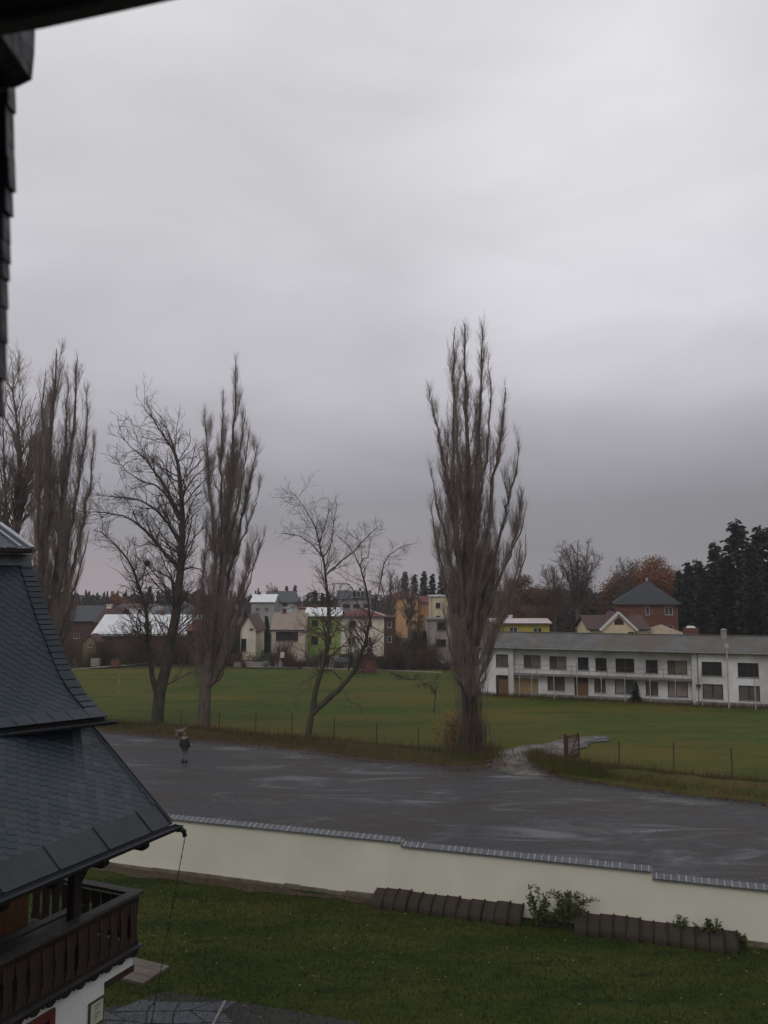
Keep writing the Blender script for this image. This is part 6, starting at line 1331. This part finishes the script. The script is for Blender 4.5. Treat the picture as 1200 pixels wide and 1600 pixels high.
root_brush(320, 1070, 'twiggy shoots around the lower crown of the pointed poplar', 3.2, 2.6, 90)

# ------------------------------------------------------------------ plants at the garden wall
M_wleaf = mat('wall_plant_leaf', (.050,.070,.022), (.085,.090,.030), 6, .8); M_wstem = mat('wall_plant_stem', (.06,.05,.03))
def leafy_plant(px, pb, off, stems, h, spread, nl, ls, label, name='garden_shrub', fern=False, seed=0):
    x, z = wall_hit(px, pb, off); p = wallpt(x, off); g = np.random.default_rng(seed + 77); e = empty(name, (p.x, p.y, 0), label, 'shrub'); P = []
    for i in range(stems):
        az = g.uniform(0, 6.28); hh = h * g.uniform(.6, 1.05); sp_ = spread * g.uniform(.1, 1) ; b_ = g.normal(size=3) * spread * .25; b_[2] = 0; b_[1] = abs(b_[1]) * -.5
        d = np.array([math.cos(az) * sp_, -abs(math.sin(az)) * sp_ * .8, 0]); P.append([b_ + d * f ** 1.5 + np.array([0, 0, hh * (f if not fern else math.sin(f * 1.9) * 1.0)]) for f in np.linspace(0, 1, 7)])
    P = np.array(P); V, Fq = tubes_np(P, np.full((stems, 7), .010), 4); np_mesh('stems', V, Fq, M_wstem, e)
    n = stems * nl; i = g.integers(0, stems, n); t = g.uniform(1.2, 5.99, n); k_ = t.astype(int); fr = (t - k_)[:, None]; c = P[i, k_] * (1 - fr) + P[i, k_ + 1] * fr; tan = nrm(P[i, k_ + 1] - P[i, k_]); sd_ = nrm(np.cross(tan, np.array([.1, -1, .2]))) * np.where(g.random(n) < .5, 1, -1)[:, None]
    ln = ls * g.uniform(.6, 1.3, n)[:, None] * (1.25 - t[:, None] / 7 if fern else 1); d = nrm(sd_ + tan * .5 + g.normal(size=(n, 3)) * (.12 if fern else .6)); w_ = nrm(np.cross(d, g.normal(size=(n, 3)))) * ln * (.13 if fern else .30)
    V = np.stack([c, c + d * ln * .5 + w_, c + d * ln, c + d * ln * .5 - w_], 1).reshape(-1, 3); np_mesh('leaves', V, np.arange(4 * n).reshape(-1, 4), M_wleaf, e)
leafy_plant(845, 1440, .35, 9, 1.15, .45, 26, .11, 'slender leafy shrub growing against the wall between the two rows of blocks', seed=1)
leafy_plant(884, 1446, .35, 22, 1.05, .75, 60, .17, 'bushy green fern at the left end of the right row of blocks', 'fern', True, seed=2)
leafy_plant(858, 1450, .45, 26, .55, .55, 60, .08, 'dark low shrub filling the gap between the block rows', seed=3)
leafy_plant(1060, 1462, .12, 12, .66, .22, 26, .09, 'small green sprig behind the blocks near their right end', seed=4)
leafy_plant(1108, 1470, .12, 20, .66, .45, 24, .09, 'low spreading green plant hanging over the rightmost blocks', seed=5)
leafy_plant(1160, 1480, .3, 12, .45, .2, 24, .08, 'little green weed at the right end of the block row', seed=6)

# ------------------------------------------------------------------ the person and the dog on the lot
def fused(name, m, parts, parent, vox=.008, sm=3):
    """parts: MB with closed overlapping shapes, fused into ONE continuous skin"""
    o = parts.build(name, m, parent); r = o.modifiers.new('fuse', 'REMESH'); r.mode = 'VOXEL'; r.voxel_size = vox; r.use_smooth_shade = True
    s = o.modifiers.new('smooth', 'SMOOTH'); s.factor = .5; s.iterations = sm; return o
M_skin = mat('skin', (.42,.24,.17), rough=.6); M_jean = mat('grey_jeans', (.17,.165,.20), (.12,.115,.15), 12, .9)
gp_ = G(288, 1193); pr = empty('person', gp_, 'person seen from behind in olive jacket with pale fur collar, grey trousers, black boots', 'person', rz=R(-6))
b = MB()
b.tube([(0,0,.86),(0,0,.98),(0,.0,1.12),(0,-.01,1.28),(0,0,1.40),(0,0,1.46),(0,.005,1.54)], [.155,.165,.145,.165,.155,.075,.058], 16)
b.ball((0,.01,1.625), .098, 16, 12, (.88,1.0,1.22)); b.ball((0,.11,1.61), .018, 8, 6, (.8,1.2,1.4))
for s in (-1, 1):
    b.ball((s*.088,.0,1.62), .022, 8, 6, (.5,1,1.4)); b.ball((s*.165,0,1.40), .062, 10, 8)
    b.tube([(s*.165,0,1.40),(s*.215,-.01,1.26),(s*.245,-.015,1.13),(s*.25,.02,1.0),(s*.252,.06,.88)], [.060,.050,.042,.038,.026], 12)
    # palm, four curled fingers, thumb from the side of the palm
    b.tube([(s*.252,.06,.89),(s*.252,.070,.84),(s*.252,.080,.795)], [.026,.034,.030], 10)
    for j, L_ in enumerate((.070,.080,.075,.058)):
        yj = .052 + j * .018; b.tube([(s*.252,yj,.81),(s*.250,yj+.004,.775),(s*.246,yj+.006,.775-L_*.45),(s*.236,yj+.006,.775-L_*.8)], [.011,.0095,.009,.008], 7)
    b.tube([(s*.246,.10,.855),(s*.236,.120,.825),(s*.226,.122,.795)], [.013,.011,.009], 7)
    x = s * .085; fw = .05 if s > 0 else -.04
    b.tube([(x,0,.92),(x*1.05,fw*.4,.70),(x*1.05,fw*.7+.015,.48),(x*1.02,fw*.6,.28),(x,fw,.09)], [.098,.082,.060,.055,.040], 14); b.tube([(x,fw-.05,.05),(x,fw+.06,.05),(x*1.05,fw+.17,.035)], [.045,.048,.032], 10)
fused('body', M_skin, b, pr, .007)
b = MB(); b.tube([(0,0,.78),(0,0,.93),(0,-.005,1.10),(0,-.015,1.28),(0,-.01,1.40),(0,0,1.47)], [.205,.20,.185,.205,.19,.10], 18)
for s in (-1, 1):
    b.ball((s*.17,0,1.40), .085, 12, 8); b.tube([(s*.17,0,1.40),(s*.228,-.012,1.26),(s*.262,-.015,1.13),(s*.264,.02,1.0),(s*.262,.052,.905)], [.082,.073,.064,.058,.048], 12)
jk = fused('jacket', mat('olive_jacket', (.020,.024,.016), (.032,.034,.022), 9, .8), b, pr, .010)
k = MB(); k.tube([(0,-.215,.80),(0,-.215,1.3)], .006, 5); k.box(-.2,-.19,.985,.2,.19,1.0); k.build('hem_cord', M_dark, jk)
b = MB(); n = 12
for i in range(n + 1): a = math.pi * (1 + i / n); b.ball((math.cos(a)*.125, -.03 + math.sin(a)*.125 , 1.47 + .015*math.sin(i*2.3)), .048, 8, 6)
b.ball((0,-.15,1.41), .09, 10, 8, (1.1,.6,1.1)); fused('fur_hood', mat('fur_pale', (.36,.31,.26), (.22,.18,.15), 30, .95, 1, 60), b, pr, .010, 1)
b = MB(); b.ball((0,-.008,1.655), .112, 14, 10, (.93,1.0,1.1)); b.ball((0,-.07,1.60), .08, 10, 8, (1.05,.7,1.2)); fused('hair', mat('brown_hair', (.17,.095,.060), (.10,.055,.035), 20, .8), b, pr, .010)
b = MB()
for s in (-1, 1):
    x = s * .085; fw = .05 if s > 0 else -.04; b.tube([(x*.9,0,.95),(x*1.02,0,.86),(x*1.05,fw*.4,.70),(x*1.05,fw*.7+.015,.48),(x*1.02,fw*.6,.28),(x,fw,.15)], [.10,.108,.092,.070,.064,.055], 14)
b.tube([(0,0,.84),(0,0,.98)], [.15,.17], 14); fused('trousers', M_jean, b, pr, .008)
for s in (-1, 1):
    x = s * .085; fw = .05 if s > 0 else -.04; b = MB(); b.tube([(x,fw,.26),(x,fw,.12),(x,fw+.01,.05)], [.066,.060,.062], 12); b.tube([(x,fw-.06,.055),(x,fw+.06,.06),(x*1.05,fw+.20,.045)], [.056,.058,.042], 12); b.tube([(x,fw-.05,.018),(x*1.05,fw+.19,.018)], [.05,.045], 8); fused('boot', mat('black_boot', (.012,.011,.011), rough=.6), b, pr, .008)
# dog, seen from the side, head to the right
gd = G(281, 1152); dg = empty('dog', gd, 'small pale shaggy dog at the far edge of the lot beyond the person', 'dog', rz=R(38)); dg.location.z += .08; dg.scale = (1, 1, 1); b = MB()
b.tube([(-.27,0,.34),(-.16,0,.35),(0,0,.34),(.14,0,.33),(.24,0,.36)], [.075,.10,.105,.125,.095], 12); b.tube([(.22,0,.38),(.30,0,.46),(.36,0,.51)], [.085,.065,.06], 10); b.ball((.38,0,.53), .075, 12, 8, (1.1,.9,.95)); b.tube([(.42,0,.51),(.50,0,.495)], [.042,.028], 8); b.ball((.505,0,.503), .016, 6, 5)
for s in (-1, 1):
    b.ball((.355,s*.06,.56), .032, 8, 6, (.7,.5,1.5)); b.tube([(.20,s*.065,.30),(.19,s*.07,.18),(.205,s*.07,.10),(.20,s*.07,.02)], [.048,.030,.024,.022], 8); b.ball((.215,s*.07,.018), .026, 8, 5, (1.4,1,.7))
    b.tube([(-.22,s*.06,.33),(-.17,s*.07,.22),(-.27,s*.07,.13),(-.25,s*.07,.02)], [.070,.045,.024,.022], 8); b.ball((-.235,s*.07,.018), .026, 8, 5, (1.4,1,.7))
b.tube([(-.31,0,.38),(-.39,0,.47),(-.38,0,.57)], [.030,.032,.020], 8); db_ = fused('body', mat('dog_fur', (.30,.27,.25), (.09,.075,.065), 4.5, .95, .8, 40), b, dg, .008, 1)
# litter and stones on the lot
M_litter = mat('paper_white', (.55,.56,.57))
for (px, py, lab) in ((303, 1150, 'white scrap of paper left of the thick poplar foot'),):
    e, g = put('paper_scrap', lab, 'litter', px, py); k = MB(); k.quad((-.16,-.08,.02),(.14,-.1,.02),(.17,.07,.05),(-.1,.09,.09)); k.quad((-.1,.09,.09),(.17,.07,.05),(.12,.14,.02),(-.12,.15,.03)); o = k.build('scrap', M_litter, e); m_ = o.modifiers.new('s', 'SOLIDIFY'); m_.thickness = .004
n = 2600; pxs = RNG.uniform(150, 1200, n); ux = RNG.uniform(-28, 32, n); uy = RNG.uniform(26, 46, n); rr = RNG.uniform(.015, .05, n); V = []; 
dirs = nrm(np.array([[1,0,.2],[-.5,.86,.1],[-.5,-.86,.15],[0,0,1]])); Vs = np.stack([ux, uy, np.full(n, .04)], 1)[:, None, :] + dirs[None] * rr[:, None, None] * RNG.uniform(.7, 1.3, (n, 4, 1)); idx = np.arange(n)[:, None] * 4; Fs = np.concatenate([idx + np.array([0,1,3]), idx + np.array([1,2,3]), idx + np.array([2,0,3])])
keep_ = ((Vs[:, 0] - np.array(tuple(wallpt(0)))) * np.array(tuple(WN))).sum(1) < -.5; kk = np.concatenate([keep_] * 3); tag(np_mesh('gravel', Vs.reshape(-1, 3), Fs[kk], mat('gravel_stone', (.16,.15,.14), (.07,.065,.06), 3, .7)), 'loose gravel stones scattered over the wet lot', 'gravel', kind='stuff')

# ------------------------------------------------------------------ damp air
hz = MB(); hz.box(-1400, -320, -46, 1400, 1450, 62); hzo = hz.build('haze', None); tag(hzo, kind='stuff')
hm = bpy.data.materials.new('haze_air'); hm.use_nodes = True; nt = hm.node_tree; nt.nodes.clear(); o_ = nt.nodes.new('ShaderNodeOutputMaterial'); v_ = nt.nodes.new('ShaderNodeVolumePrincipled'); v_.inputs['Color'].default_value = (.92, .93, .97, 1); v_.inputs['Density'].default_value = .0004; v_.inputs['Anisotropy'].default_value = .2; nt.links.new(v_.outputs[0], o_.inputs['Volume']); hzo.data.materials.append(hm)
